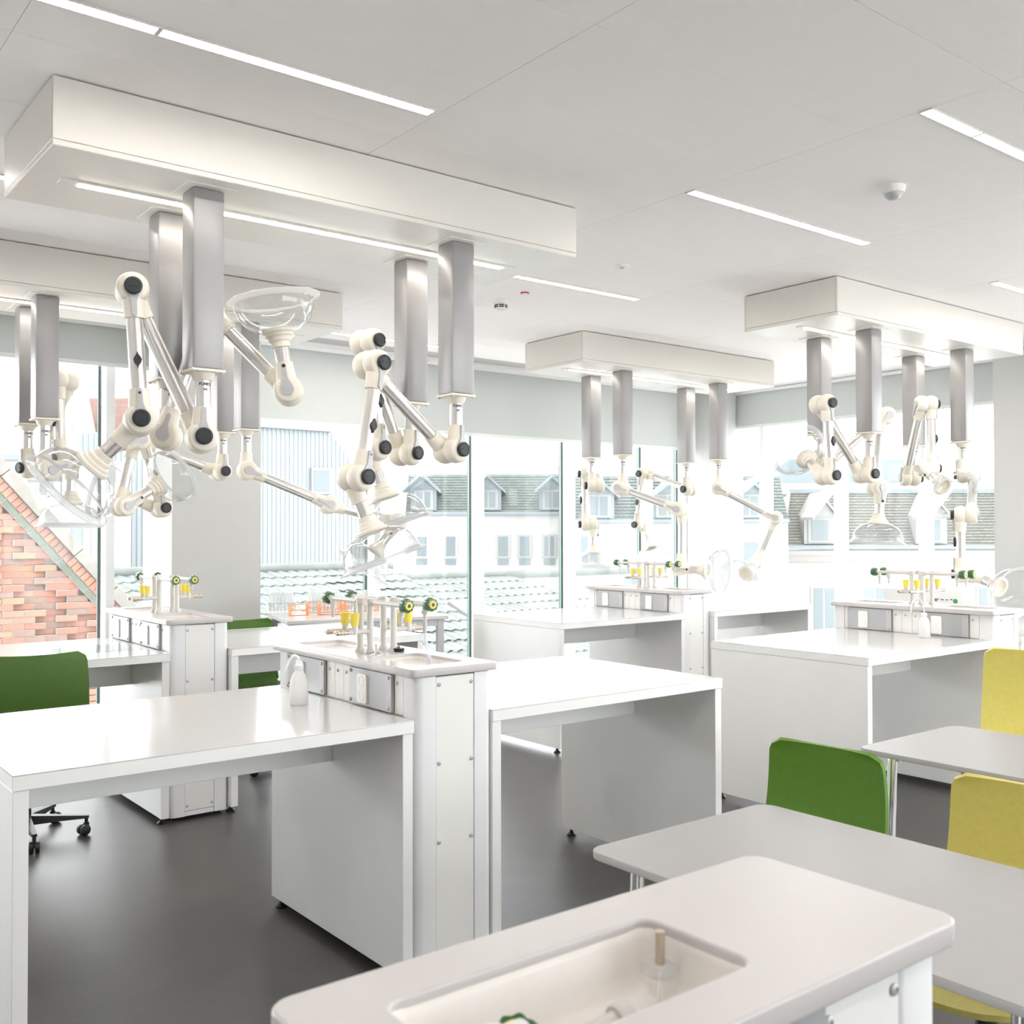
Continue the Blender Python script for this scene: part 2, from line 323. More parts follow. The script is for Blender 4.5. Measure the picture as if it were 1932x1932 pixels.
MB().lathe([(.042, -.024), (.042, -.06), (.03, -.068), (0, -.069)], (0, 0, 0), (0, 0, 1), 28, False).obj('cap', M['white'], t, 40)
for k in range(6):
    a = k*PI/3
    for z in (-.034, -.047):
        mtx = Matrix.Rotation(a, 4, 'Z')
        MB().box(.038, .0445, -.017, .017, z-.004, z+.004, mtx=mtx).obj('slot', M['dark'], t)
t = thing('motion_sensor', (4.529, 2.755, CZ), 'round white motion sensor with grey lens, right of the middle strip light', 'sensor')
MB().lathe([(.058, 0), (.058, -.012), (.052, -.034), (.046, -.036)], (0, 0, 0), (0, 0, 1), 32).obj('housing', M['white'], t, 40)
MB().lathe([(.041, -.030), (.039, -.046), (.028, -.06), (.012, -.066), (0, -.067)], (0, 0, 0), (0, 0, 1), 28, False).obj('lens', M['lens'], t, 60)
t = thing('ceiling_sensor', (4.547, 4.65, CZ), 'small flat white disc on the ceiling', 'sensor')
MB().lathe([(.05, 0), (.05, -.006), (.046, -.009), (0, -.009)], (0, 0, 0), (0, 0, 1), 28).obj('disc', M['white'], t, 40)
MB().lathe([(.016, -.009), (.014, -.014), (0, -.015)], (0, 0, 0), (0, 0, 1), 16, False).obj('eye', M['inlay'], t, 40)
t = thing('indicator_lamp', (4.516, 5.593, CZ), 'tiny indicator with a red ring on the ceiling', 'lamp')
MB().lathe([(.030, 0), (.030, -.008), (.022, -.009)], (0, 0, 0), (0, 0, 1), 24).obj('ring', M['red'], t, 40)
MB().lathe([(.022, -.008), (.020, -.011), (0, -.012)], (0, 0, 0), (0, 0, 1), 20, False).obj('cap', M['white'], t, 40)
# ------------------------------------------------------------------ service canopies
CB = 2.954
CAN = dict(front_left=(2.255, 4.33), front_right=(7.10, 4.335), back_right=(7.03, 6.74), back_left=(2.235, 6.77))
CLAB = dict(front_left='nearest and largest boxed ceiling canopy with four suction arms, upper left', front_right='boxed ceiling canopy at the right edge with four suction arms',
            back_right='boxed ceiling canopy near the room corner, between the two big ones', back_left='boxed ceiling canopy far left, behind the nearest one')
def canopy():
    t = thing('service_canopy', (*CAN['front_left'], CB), CLAB['front_left'], 'canopy', 'boxed service canopies'); X, Y, H = 1.275, .385, CZ-CB-.006
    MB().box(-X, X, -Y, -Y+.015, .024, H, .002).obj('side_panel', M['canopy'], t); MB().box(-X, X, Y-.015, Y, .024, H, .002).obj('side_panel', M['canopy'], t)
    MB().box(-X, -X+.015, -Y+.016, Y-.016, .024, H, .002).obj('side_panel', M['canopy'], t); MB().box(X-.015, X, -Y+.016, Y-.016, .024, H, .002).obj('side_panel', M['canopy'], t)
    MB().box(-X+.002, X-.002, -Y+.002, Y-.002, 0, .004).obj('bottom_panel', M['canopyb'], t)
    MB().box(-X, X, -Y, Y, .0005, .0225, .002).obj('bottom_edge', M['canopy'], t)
    MB().box(-X+.03, X-.03, -Y+.03, Y-.03, .06, H+.003).obj('frame', M['slab'], t)
    f = MB().box(-1.155, 1.155, -.030, .030, -.007, 0, .001).obj('light_strip', M['canopyb'], t)
    MB().box(-1.08, 1.08, -.020, .020, -.010, -.006).obj('diffuser', M['clamp'], f)
    return t
c0 = canopy()
for k in ('front_right', 'back_right', 'back_left'): copy_tree(c0, (*CAN[k], CB), CLAB[k])
# ------------------------------------------------------------------ suction arms
TR = .033; W2 = .0375
def tear(r, tail, length, n=14):
    p = []
    for i in range(n+1):
        a = math.radians(40+280*i/n); p.append((-r*math.cos(a)*-1, r*math.sin(a)))
    p = [(x, y) for x, y in p]
    return [(length, tail), *[(q[0], q[1]) for q in p], (length, -tail), (length+tail*.7, 0)]
def teardrop(mb, o, d, n, r=.028, tail=.0085, length=.088, th=.011):
    """rounded end at o, tapering tail along d; n is the outward normal"""
    d = Vector(d).normalized(); n = Vector(n).normalized(); s = n.cross(d)
    pts = []
    for i in range(15):
        a = math.radians(55+250*i/14); pts.append((r*math.cos(a), r*math.sin(a)))
    m1 = length*.55; pts = [(length, tail), (m1, tail*1.15), *pts, (m1, -tail*1.15), (length, -tail), (length+tail*.8, -tail*.5), (length+tail*.8, tail*.5)]
    return mb.prism(pts, Vector(o), d, s, th)
def half(mb, c, a, d):
    """one half of a joint: ball cut at the joint plane, flat outer face, neck along d"""
    R = .066; prof = [(0, -W2+.001)]
    for h in (-W2+.001, -.028, -.018, -.006, .006, .018, .028, .036): prof.append((math.sqrt(max(R*R-(h*.95)**2, 0)), h))
    prof += [(.047, .0405), (0, .0405)]
    mb.lathe(prof, c, a, 24)
    mb.lathe([(.0455, .0), (.0455, .045), (.043, .068), (.0398, .095), (.0392, .122), (.034, .1235)], c, d, 22)
def knob_mesh(mb, c, a):
    x, y, z = basis(a); n = 24
    prof = [(.030, 0), (.0345, .004), (.0355, .008), (.0355, .021), (.033, .0245), (.026, .0255), (.0245, .0235), (0, .0235)]
    mb.lathe(prof, c, a, n)
    mb.prism([(-.018, -.004), (.018, -.004), (.018, .004), (-.018, .004)], Vector(c)+z*.0235, x, y, .0025)
SCREW = MB().lathe([(.006, 0), (.006, -.005), (0, -.006)], (0, 0, 0), (0, 0, 1), 8).mesh('screw', M['inlay'], 40)
LBL1 = text_mesh('FUMEX', .0175, M['ink']); LBL2 = text_mesh('ME', .0135, M['ink'])
def wrap(me, az, r, z):
    m = me.copy()
    for v in m.vertices:
        a = az+v.co.x/r; v.co = Vector((r*math.cos(a), r*math.sin(a), z+v.co.y))
    return m
def dome_profile(inner=0.):
    p = []
    for i in range(15):
        u = i/14; a = u*PI/2*.97
        r = .058+(.182-.058)*math.sin(a)**.92; h = .0+.135*(1-math.cos(a))
        p.append((r-inner, h+inner*.3))
    return p
def arm(xy, phi, zb, J0, J1, J2, hood, label, out=0., hood_scale=1.0):
    """planar two-link extraction arm: s along e(phi), absolute heights from eye level; knob side is a"""
    t = thing('extraction_arm', (xy[0], xy[1], CB), label, 'extraction arm', 'jointed suction arms hanging from the canopies')
    ph = math.radians(phi); e = Vector((math.cos(ph), math.sin(ph), 0)); a = Vector((math.sin(ph), -math.cos(ph), 0)); off = 1.55-CB
    P = lambda s, z, l: e*s+a*l+Vector((0, 0, z+off))
    zc = zb+off                                            # casing bottom, local
    mp = MB().box(-.105, .105, -.105, .105, -.004, 0, .001).obj('mounting_plate', M['canopyb'], t)
    c = MB().box(-.066, .066, -.066, .066, zc, -.004, .010, seg=2).obj('casing', M['casing'], t, 40)
    ep = MB().box(-.071, .071, -.071, .071, zc-.012, zc, .003).lathe([(.050, zc-.012), (.044, zc-.03), (.037, zc-.042), (.034, zc-.043)], (0, 0, 0), (0, 0, 1), 20).obj('end_plate', M['cream'], t, 40)
    for sx in (-.058, .058):
        for sy in (-.058, .058): put('screw', SCREW, ep, (sx, sy, zc-.012))
    # joints: centres of the two halves
    A0, B0 = P(*J0, 0), P(*J0, -2*W2)
    A1, B1 = P(*J1, 0), P(*J1, -2*W2)
    A2, B2 = P(*J2, 0), P(*J2, -2*W2)
    Z = Vector((0, 0, 1)); d01 = (B1-B0).normalized(); d12 = (A2-A1).normalized()
    ha = math.radians(hood); hd = (e*math.cos(ha)+Z*math.sin(ha))*math.cos(out)-a*math.sin(out); hd.normalize()
    dt = MB().cyl((0, 0, zc-.03), A0+Z*.12, TR, seg=22).obj('drop_tube', M['alu'], t, 40)
    az = math.atan2(-xy[1], -xy[0]); zt = (A0.z+.12+zc-.043)/2+.01
    put('lettering', wrap(LBL1, az+.35, TR+.0006, zt+.03), dt); put('lettering', wrap(LBL2, az+.35, TR+.0006, zt+.008), dt)
    for C, n, d in ((A0, a, Z), (B0, -a, d01), (B1, -a, -d01), (A1, a, d12), (A2, a, -d12), (B2, -a, hd)):
        mb = MB(); half(mb, C, n, d); mb.obj('joint_housing', M['cream'], t, 50)
    for C, d in ((A0, Z), (A1, d12), (A2, -d12)):
        q = C+a*.0405; k = MB(); knob_mesh(k, q, a); ko = k.obj('friction_knob', M['knob'], t, 50)
        mb = MB(); teardrop(mb, q-a*.0005, d, a, r=.031, tail=.0095, length=.112); mb.obj('pointer', M['inlay'], ko)
    for C, d in ((B0, d01), (B1, -d01), (B2, hd)):
        mb = MB(); teardrop(mb, C-a*.040, d, -a); mb.obj('inlay', M['inlay'], t)
    for C, d, n in ((A2, -d12, a), (B2, hd, -a)):
        MB().lathe([(.009, 0), (.009, .008), (.006, .010)], C+d*.102+n*.041, n, 12).obj('pin', M['knob'], t, 40)
    MB().cyl(B0+d01*.105, B1-d01*.105, TR, seg=22).obj('arm_tube', M['alu'], t, 40)
    MB().cyl(A1+d12*.105, A2-d12*.105, TR, seg=22).obj('arm_tube', M['alu'], t, 40)
    q = A2-d12*.235+a*(TR-.002)                          # damper wing knob on the second tube
    wpts = [(-.045, 0), (-.03, .004), (-.016, .012), (0, .0165), (.016, .012), (.03, .004), (.045, 0), (.03, -.004), (.016, -.012), (0, -.0165), (-.016, -.012), (-.03, -.004)]
    mb = MB(); mb.prism([(x*.75, y) for x, y in wpts], q, d12, a.cross(d12), .016); mb.obj('damper_knob', M['knob'], t)
    s = hood_scale
    MB().cyl(B2+hd*.105, B2+hd*.205, TR, seg=22).obj('hood_tube', M['alu'], t, 40)
    MB().lathe([(.036, .19), (.040, .192), (.041, .215), (.050, .22), (.053, .236), (.062, .24), (.064, .252), (.074, .256), (.076, .270), (.070, .274), (.055, .274), (.050, .250), (.03, .235), (.0, .235)], B2, hd, 28).obj('hood_collar', M['cream'], t, 40)
    o = B2+hd*.266
    hm = MB().lathe(dome_profile(), o, hd, 40, False, False).lathe(dome_profile(.003), o, hd, 40, False, False).obj('hood', M['dome'], t, 60)
    MB().lathe([(.176, .124), (.184, .130), (.205, .140), (.207, .144), (.204, .147), (.182, .139), (.174, .130), (.176, .124)], o, hd, 44, False, False).obj('hood_rim', M['rim'], hm, 50)
    return t
DX, DY = .64, .205
ARMS = [
 ('front_left', -1, -1, 345, .66, (0, .384), (-.275, .977), (-.242, .448), (-134, .28), 'front left-hand suction arm of the nearest canopy, hood tipped down to the left'),
 ('front_left', -1, 1, 150, .67, (0, .416), (-.180, .978), (-.531, .623), 81, 'suction arm with its clear bowl turned upwards, beside the nearest canopy'),
 ('front_left', 1, -1, 8, .66, (0, .390), (-.494, .758), (-.584, .236), (-75, -.27), 'front right-hand suction arm of the nearest canopy, hood above the middle sink'),
 ('front_left', 1, 1, 12, .66, (0, .398), (-.271, .948), (-.231, .412), (-77, -.25), 'rear right-hand suction arm of the nearest canopy, hood behind its twin'),
 ('back_left', -1, 1, 290, .67, (0, .391), (.310, .927), (.336, .433), -92, 'rear suction arm at the far left edge, hood hanging straight down'),
 ('back_left', -1, -1, 190, .67, (0, .356), (-.573, .576), (-.475, .150), 148, 'front suction arm at the far left, folded behind a bigger hood'),
 ('back_left', 1, 1, 5, .69, (0, .414), (-.580, .599), (-.437, .150), 164, 'suction arm of the far left canopy hanging in front of the pillar, folded back left'),
 ('back_left', 1, -1, 165, .68, (0, .398), (-.555, .174), (-1.043, .053), -52, 'suction arm stretched out to the right across the pale hall, from the far left canopy'),
 ('back_right', -1, 1, 236, .66, (0, .400), (-.440, .530), (-.400, .046), -90, 'leftmost suction arm of the corner canopy, hood hanging straight down'),
 ('back_right', -1, -1, 108, .66, (0, .366), (-.566, .168), (-.559, -.333), -177, 'suction arm of the corner canopy with its hood turned sideways to the right'),
 ('back_right', 1, 1, 272, .66, (0, .395), (-.597, .575), (-.660, .047), -67, 'suction arm of the corner canopy reaching back left, hood just above green taps'),
 ('back_right', 1, -1, 125, .67, (0, .392), (-.536, .105), (-.358, -.310), (-50, 1.05), 'rightmost suction arm of the corner canopy, bent down in front of the pillar'),
 ('front_right', -1, 1, 150, .70, (0, .458), (-.492, .835), (-.437, .304), -86, 'suction arm of the right canopy with its hood level over the bench'),
 ('front_right', -1, -1, 352, .68, (0, .387), (-.420, .860), (-.384, .366), (62, .96), 'suction arm of the right canopy folded up, round hood seen face-on'),
 ('front_right', 1, 1, 55, .68, (0, .412), (-.300, .980), (-.318, .472), (-146, -.2), 'suction arm of the right canopy with a tall inverted V and tilted hood ring'),
 ('front_right', 1, -1, 206, .68, (0, .420), (.520, .100), (.500, -.335), (-25, .75), 'rightmost suction arm, reaching lowest, hood behind the right-hand sink'),
]
for cn, sx, sy, phi, zb, j0, j1, j2, hood, lab in ARMS:
    cx_, cy_ = CAN[cn]; out = 0.
    if isinstance(hood, tuple): hood, out = hood
    arm((cx_+sx*DX, cy_+sy*DY), phi, zb, j0, j1, j2, hood, lab, out=out)
# ------------------------------------------------------------------ lab benches
BH = .90; BD = 1.03
def bench(x0, x1, y0, label, group='white lab benches'):
    L = x1-x0; t = thing('lab_bench', (x0, y0, 0), label, 'bench', group)
    MB().box(0, L, 0, BD, BH-.042, BH-.0015, .0015).obj('worktop', M['lam'], t)
    plate('worktop_rim', [rrect(0, L, 0, BD, .002, 1), rrect(.020, L-.020, .020, BD-.020, .002, 1)[::-1]], BH-.003, BH+.0008, M['top'], t, .0005)
    MB().box(.022, L-.022, .022, BD-.022, BH-.002, BH, .0006).obj('ceramic_plate', M['top'], t)
    for a, b in ((.002, .042), (L-.042, L-.002)): MB().box(a, b, .006, BD-.006, .035, BH-.043, .0015).obj('end_panel', M['lam'], t)
    MB().box(.043, L-.043, BD/2-.020, BD/2+.020, BH-.216, BH-.043, .0015).obj('apron', M['lam'], t)
    for x in (.022, L-.022):
        for y in (.06, BD-.06):
            MB().lathe([(.024, 0), (.024, .006), (.010, .018), (.008, .036)], (x, y, 0), (0, 0, 1), 14).obj('foot', M['black'], t, 40)
    return t
Y1, Y2 = 2.955, 5.365
bench(.644, 1.900, Y1, 'large lab bench in the left foreground, in front of the middle sink')
bench(2.235, 3.489, Y1, 'lab bench right of the middle sink, end panel facing the grey table')
bench(4.600, 5.868, Y1, 'lab bench on the right with a pale end wall, before the right-hand sink')
bench(6.215, 7.470, Y1, 'lab bench at the right edge beyond the right-hand sink')
bench(.672, 1.930, Y2, 'lab bench at far left behind the green swivel chair')
bench(2.268, 3.520, Y2, 'lab bench behind the middle sink with a green chair pushed in beyond it')
bench(4.640, 5.910, Y2, 'rear lab bench before the window, left of the corner sink')
bench(6.245, 7.500, Y2, 'rear lab bench right of the corner sink')
# ------------------------------------------------------------------ sink units
SZ = 1.072
BOLT = MB().lathe([(.0075, 0), (.0075, .003), (.005, .005), (.003, .005), (.003, .003), (0, .003)], (0, 0, 0), (0, -1, 0), 12).mesh('bolt', M['inlay'], 40)
BOLTX = MB().lathe([(.0065, 0), (.0065, .003), (.004, .005), (0, .005)], (0, 0, 0), (-1, 0, 0), 10).mesh('bolt', M['inlay'], 40)
BOLTX2 = MB().lathe([(.0065, 0), (.0065, .003), (.004, .005), (0, .005)], (0, 0, 0), (1, 0, 0), 10).mesh('bolt', M['inlay'], 40)
BOLT2 = MB().lathe([(.0075, 0), (.0075, .003), (.005, .005), (0, .005)], (0, 0, 0), (0, 1, 0), 12).mesh('bolt', M['inlay'], 40)
def basin(t, x0, x1, y0, y1, ztop, depth=.10):
    lp0 = rrect(x0, x1, y0, y1, .03, 4); mb = MB(); b = mb.b; prev = None
    for k, (g, z) in enumerate(((0.012, ztop-.003), (0.0, ztop-.012), (-.004, ztop-.02), (-.008, ztop-depth+.02), (-.025, ztop-depth))):
        lp = rrect(x0-g, x1+g, y0-g, y1+g, max(.03+g, .012), 4); ring = [b.verts.new((*p, z)) for p in lp]
        if prev:
            for i in range(len(ring)): b.faces.new((prev[i], prev[(i+1) % len(ring)], ring[(i+1) % len(ring)], ring[i]))
        prev = ring
    b.faces.new(prev); o = mb.obj('basin', M['basin'], t, 50)
    MB().lathe([(.022, 0), (.022, .002), (.016, .003), (0, .001)], ((x0+x1)/2, (y0+y1)/2, ztop-depth), (0, 0, 1), 18).obj('drain', M['chrome'], o, 40)
def socket_box(t, side, y0, y1):
    """aluminium box with a two-gang socket on the long side; side -1 faces -X"""
    xb = side*.158; x1 = side*.172; lo, hi = min(xb, x1), max(xb, x1)
    o = MB().box(lo, hi, y0, y1, BH+.004, SZ-.032, .002).obj('socket_box', M['sock'], t)
    MB().box(min(x1, x1+side*.001), max(x1, x1+side*.001), y0+(.0 if side < 0 else .0), y0+.035, BH+.006, SZ-.034).obj('edge_strip', M['inlay'], o)
    yc = (y0+y1)/2+.05*(1 if False else 0); zc = BH+.068
    yc = y0+.197 if side < 0 else y0+.10
    pm_ = MB(); n = Vector((side, 0, 0)); ux = Vector((0, 1, 0)) if side > 0 else Vector((0, -1, 0))
    pm_.prism(rrect(-.033, .033, -.053, .053, .008, 3), (x1, yc, zc), ux, (0, 0, 1), .007); p = pm_.obj('socket_plate', M['plate'], o)
    for dz in (-.026, .026):
        mb = MB(); xx = x1+side*.0074
        mb.lathe([(.021, 0), (.0205, .001), (.019, .0012), (.0185, -.0065), (0, -.0065)], (xx, yc, zc+dz), n, 22, False, False); mb.obj('socket_cup', M['plate'], o, 50)
        mb = MB()
        for dy in (-.0085, .0085): mb.lathe([(.003, -.0062), (.003, -.0055), (0, -.0055)], (xx, yc+dy, zc+dz), n, 8)
        mb.box(min(xx-side*.0066, xx-side*.003), max(xx-side*.0066, xx-side*.003), yc-.004, yc+.004, zc+dz-.0185, zc+dz-.0145)
        mb.box(min(xx-side*.0066, xx-side*.003), max(xx-side*.0066, xx-side*.003), yc-.004, yc+.004, zc+dz+.0145, zc+dz+.0185)
        mb.obj('socket_contacts', M['dark'], o)
    for yy in (y0+.017, y1-.012):
        for z in (BH+.018, SZ-.046): put('bolt', BOLTX if side < 0 else BOLTX2, o, (x1+side*.0012, yy, z))
def sink_unit(xc, yc, label, group='white service sink units'):
    t = thing('sink_unit', (xc, yc, 0), label, 'sink', group)
    X, Y = .185, .550
    plate('worktop', [rrect(-X, X, -Y, Y, .02, 4), rrect(-.105, .105, .16, .485, .03, 4)[::-1], rrect(-.105, .105, -.455, -.13, .03, 4)[::-1]], SZ-.028, SZ, M['slabtop'], t, .004)
    basin(t, -.105, .105, .16, .485, SZ); basin(t, -.105, .105, -.455, -.13, SZ)
    MB().box(-.140, .140, -.525, .525, .03, SZ-.20).obj('carcass', M['panel'], t)
    MB().box(-.150, .150, -.505, .505, BH-.1, SZ-.028).obj('upper_frame', M['panel'], t)
    for sx in (-1, 1):
        for sy in (-1, 1):                                     # rounded corner profiles
            lp = [(sx*.082, sy*.500), (sx*.082, sy*.540)]
            for i in range(6):
                a = i/5*PI/2; lp.append((sx*(.132+.028*math.sin(a)), sy*(.512+.028*math.cos(a))))
            lp += [(sx*.160, sy*.455), (sx*.140, sy*.455), (sx*.140, sy*.500)]
            mb = MB(); b = mb.b
            lo = [b.verts.new((*p, .022)) for p in lp]; hi = [b.verts.new((*p, SZ-.030)) for p in lp]; n = len(lp)
            b.faces.new(lo); b.faces.new(hi)
            for i in range(n): b.faces.new((lo[i], lo[(i+1) % n], hi[(i+1) % n], hi[i]))
            mb.obj('corner_post', M['powder'], t, 40)
    for sy in (-1, 1):
        ep = MB().box(-.080, .080, min(sy*.52, sy*.5385), max(sy*.52, sy*.5385), .050, SZ-.033, .001).obj('end_panel', M['panel'], t)
        MB().box(-.080, .080, min(sy*.52, sy*.5365), max(sy*.52, sy*.5365), .022, .047, .001).obj('kick_plate', M['powder'], t)
        for x in (-.069, .069):
            for z in (SZ-.060, SZ-.332, SZ-.604, .075): put('bolt', BOLT if sy < 0 else BOLT2, ep, (x, sy*.5385, z))
    for sx in (-1, 1):                                         # upright cover strips between the socket boxes
        for y0, y1 in ((-.452, -.395), (-.090, -.028), (-.026, .040), (.042, .105), (.425, .452)):
            cp = MB().box(min(sx*.150, sx*.1595), max(sx*.150, sx*.1595), y0, y1, BH+.002, SZ-.030, .001).obj('cover_strip', M['panel'], t)
            if y1-y0 > .05: put('bolt', BOLTX if sx < 0 else BOLTX2, cp, (sx*.1595, (y0+y1)/2+.01, SZ-.062))
        socket_box(t, sx, -.392, -.093); socket_box(t, sx, .108, .422)
    for x in (-.12, .12):
        for y in (-.49, .49): MB().lathe([(.02, 0), (.02, .006), (.009, .014), (.008, .03)], (x, y, 0), (0, 0, 1), 12).obj('foot', M['black'], t, 40)
    return t
SINKS = dict(mid=(2.074, 3.500), left=(2.105, 5.94), right=(6.042, 3.500), rear=(6.082, 5.95))
s0 = sink_unit(*SINKS['mid'], 'white sink unit in the centre foreground with clear hose in its basin')
copy_tree(s0, (*SINKS['left'], 0), 'white sink unit at left behind the big foreground bench')
copy_tree(s0, (*SINKS['right'], 0), 'white sink unit on the right with a wash bottle before its sockets')
copy_tree(s0, (*SINKS['rear'], 0), 'white sink unit farthest back, near the room corner')
# ------------------------------------------------------------------ laboratory taps
def tap_knob(parent, c, d):
    mb = MB(); n = 48; x, y, z = basis(d); b = mb.b; rings = []
    for r, h in ((.012, -.004), (.0225, .000), (.0245, .006), (.0245, .030), (.0225, .035), (.0160, .036)):
        ring = []
        for i in range(n):
            a = 2*PI*i/n; k = 1+.075*math.cos(8*a)*(1 if r > .012 else 0)
            ring.append(b.verts.new(Vector(c)+z*h+(x*math.cos(a)+y*math.sin(a))*r*k))
        rings.append(ring)
    for p, q in zip(rings, rings[1:]):
        for i in range(n): b.faces.new((p[i], p[(i+1) % n], q[(i+1) % n], q[i]))
    b.faces.new(rings[0]); b.faces.new(rings[-1]); k = mb.obj('knob', M['tgreen'], parent, 35)
    MB().lathe([(.0155, .0355), (.015, .0375), (0, .0375)], c, d, 24, True, False).obj('knob_disc', M['tyel'], parent, 40)
    MB().lathe([(.0068, .0375), (.006, .0385), (0, .0385)], c, d, 16, True, False).obj('knob_dot', M['tblue'], parent, 40)
def tap_stand(xc, yc, label):
    t = thing('tap_stand', (xc, yc, SZ), label, 'tap', 'laboratory tap stands'); H = .198
    for px in (-.050, .055):
        for sy in (1, -1):
            py = sy*.038
            p = MB().lathe([(.0225, 0), (.0225, .004), (.021, .010), (.0135, .020), (.0135, H-.014), (.0165, H-.012), (.0165, H+.012), (.012, H+.015), (0, H+.015)], (px, py, 0), (0, 0, 1), 20).obj('post', M['tap'], t, 40)
            MB().cyl((px, py, H), (px, sy*.278, H), .0098, seg=14).lathe([(.0145, 0), (.0145, .012), (.011, .018)], (px, py+sy*.016, H), (0, sy, 0), 6).obj('outlet_pipe', M['tap'], t, 40)
            MB().lathe([(.0105, -.006), (.0105, -.024), (.014, -.025), (.014, -.037), (.008, -.039), (.007, -.06), (.0055, -.078), (.0035, -.078)], (px, sy*.262, H), (0, 0, 1), 14).obj('spout', M['tap'], t, 40)
            kp = MB().lathe([(.011, 0), (.0125, .003), (.0125, .009), (.010, .011)], (px, sy*.272, H), (0, sy, 0), 14).obj('valve_head', M['tap'], t, 40)
            tap_knob(kp, (px, sy*.281, H), (0, sy, 0))
            sx = -1 if px < 0 else 1                          # gas valve towards the bench, one per post
            ga = MB().cyl((px, py, .086), (px+sx*.098, py, .086), .0098, seg=14).lathe([(.013, 0), (.013, .022)], (px+sx*.068, py, .075), (0, 0, 1), 14).lathe([(.0125, .01), (.0125, .038)], (px+sx*.068, py, .075), (0, 0, 1), 14).obj('gas_valve', M['tap'], t, 40)
            MB().lathe([(.0135, .110), (.0145, .113), (.0185, .150), (.0195, .156), (.018, .158), (.0150, .1575), (.0145, .150), (0, .150)], (px+sx*.068, py, 0), (0, 0, 1), 18).obj('valve_cap', M['tyel'], ga, 40)
            prof = [(.0098, .095)]
            for i in range(4): prof += [(.0105, .100+i*.013), (.0085, .106+i*.013), (.0105, .109+i*.013)]
            prof += [(.0092, .152), (.0045, .152), (.0045, .140)]
            MB().lathe(prof, (px, py, .086), (sx, 0, 0), 14, True, False).obj('hose_nozzle', M['brass'], ga, 40)
    return t
tp = tap_stand(*SINKS['mid'], 'grey tap stand with green knobs on the middle sink, clear hose on one spout')
copy_tree(tp, (*SINKS['left'], SZ), 'grey tap stand with green knobs on the left-hand sink')
copy_tree(tp, (*SINKS['right'], SZ), 'grey tap stand with green knobs on the right-hand sink, before the carton')
copy_tree(tp, (*SINKS['rear'], SZ), 'grey tap stand with green knobs on the rear corner sink')
mx, my = SINKS['mid']
h = MB().path([(.055, -.262, .124), (.055, -.262, .10), (.056, -.266, .06), (.058, -.278, .02), (.062, -.300, -.04), (.066, -.33, -.10), (.066, -.36, -.15)], .0075, 12).obj('hose', M['hose'], tp, 60)
MB().cyl((.055, -.262, .130), (.055, -.262, .092), .0082, seg=12).obj('hose_end', M['inlay'], tp, 40)
t = thing('sink_plug', (2.142, 3.445, SZ), 'black rubber sink plug lying on the middle sink top', 'plug')
MB().lathe([(.021, 0), (.0225, .003), (.0235, .012), (.022, .014), (0, .014)], (0, 0, 0), (0, 0, 1), 24).obj('stopper', M['black'], t, 40)
MB().path([(-.006, 0, .013), (-.004, 0, .018), (.002, .003, .021), (.007, .006, .018), (.008, .006, .013)], .0025, 8).obj('ring', M['black'], t, 60)
def cone_plug(loc, label, tall=1.):
    t = thing('drain_fitting', loc, label, 'sink fitting')
    MB().lathe([(.026, 0), (.026, .002), (.017, .008), (.008, .012), (.005, .014), (0, .014)], (0, 0, 0), (0, 0, 1), 24).obj('cone', M['chrome'], t, 50)
    MB().cyl((0, 0, .012), (0, 0, .012+.03*tall), .004, seg=12).obj('stem', M['brass'], t, 40)
    return t
cone_plug((2.022, 3.412, SZ), 'small chrome cone with a stem beside the grey tap posts')
# ------------------------------------------------------------------ wash bottles
def wash_bottle(loc, label, kind):
    t = thing('wash_bottle', loc, label, 'bottle', 'white plastic wash bottles')
    MB().lathe([(.030, 0), (.033, .003), (.034, .010), (.034, .075), (.0325, .088), (.026, .108), (.016, .124), (.0135, .128), (.0135, .134)], (0, 0, 0), (0, 0, 1), 24).obj('body', M['bottle'], t, 50)
    MB().lathe([(.0165, .130), (.017, .132), (.017, .146), (.012, .149), (0, .149)], (0, 0, 0), (0, 0, 1), 18).obj('cap', M['white'], t, 40)
    if kind == 0: pts = [(0, 0, .145), (0, 0, .165), (-.004, .003, .178), (-.014, .010, .184), (-.022, .016, .178), (-.030, .022, .160), (-.040, .030, .130), (-.043, .032, .120)]
    else: pts = [(0, 0, .10), (0, 0, .165), (-.004, .006, .205), (-.012, .016, .225), (-.024, .034, .232), (-.036, .050, .220), (-.041, .058, .190), (-.043, .060, .150)]
    MB().path(pts, .0045 if kind == 0 else .0032, 10).obj('spout_tube', M['white'], t, 60)
wash_bottle((1.742, 3.50, BH), 'white plastic wash bottle standing on the big foreground bench', 0)
wash_bottle((5.722, 3.30, BH), 'white plastic wash bottle with tall bent tube on the right-hand bench', 1)
# ------------------------------------------------------------------ foreground sink unit
t = thing('sink_unit', (.83, .815, 0), 'sink unit in the immediate foreground, cut by the bottom edge', 'sink', 'white service sink units')
plate('worktop', [rrect(-.385, .392, -.160, .163, .032, 6), rrect(-.290, .085, -.083, .085, .022, 5)[::-1]], SZ-.030, SZ, M['slabtop'], t, .004)
basin(t, -.290, .085, -.083, .085, SZ, .075)
MB().box(-.345, .345, -.120, .130, .03, SZ-.12).box(.20, .345, -.12, .13, .03, SZ-.03).obj('carcass', M['panel'], t)
for sx, sy in ((1, -1), (1, 1), (-1, -1), (-1, 1)):
    MB().box(min(sx*.285, sx*.362), max(sx*.285, sx*.362), min(sy*.10, sy*.138), max(sy*.10, sy*.138), .022, SZ-.031, .010, seg=3).obj('corner_post', M['powder'], t, 40)
ep = MB().box(.13, .283, -.137, -.119, .05, SZ-.032, .001).obj('side_panel', M['panel'], t)
put('bolt', BOLT, ep, (.271, -.137, SZ-.062)); put('bolt', BOLT, ep, (.142, -.137, SZ-.062))
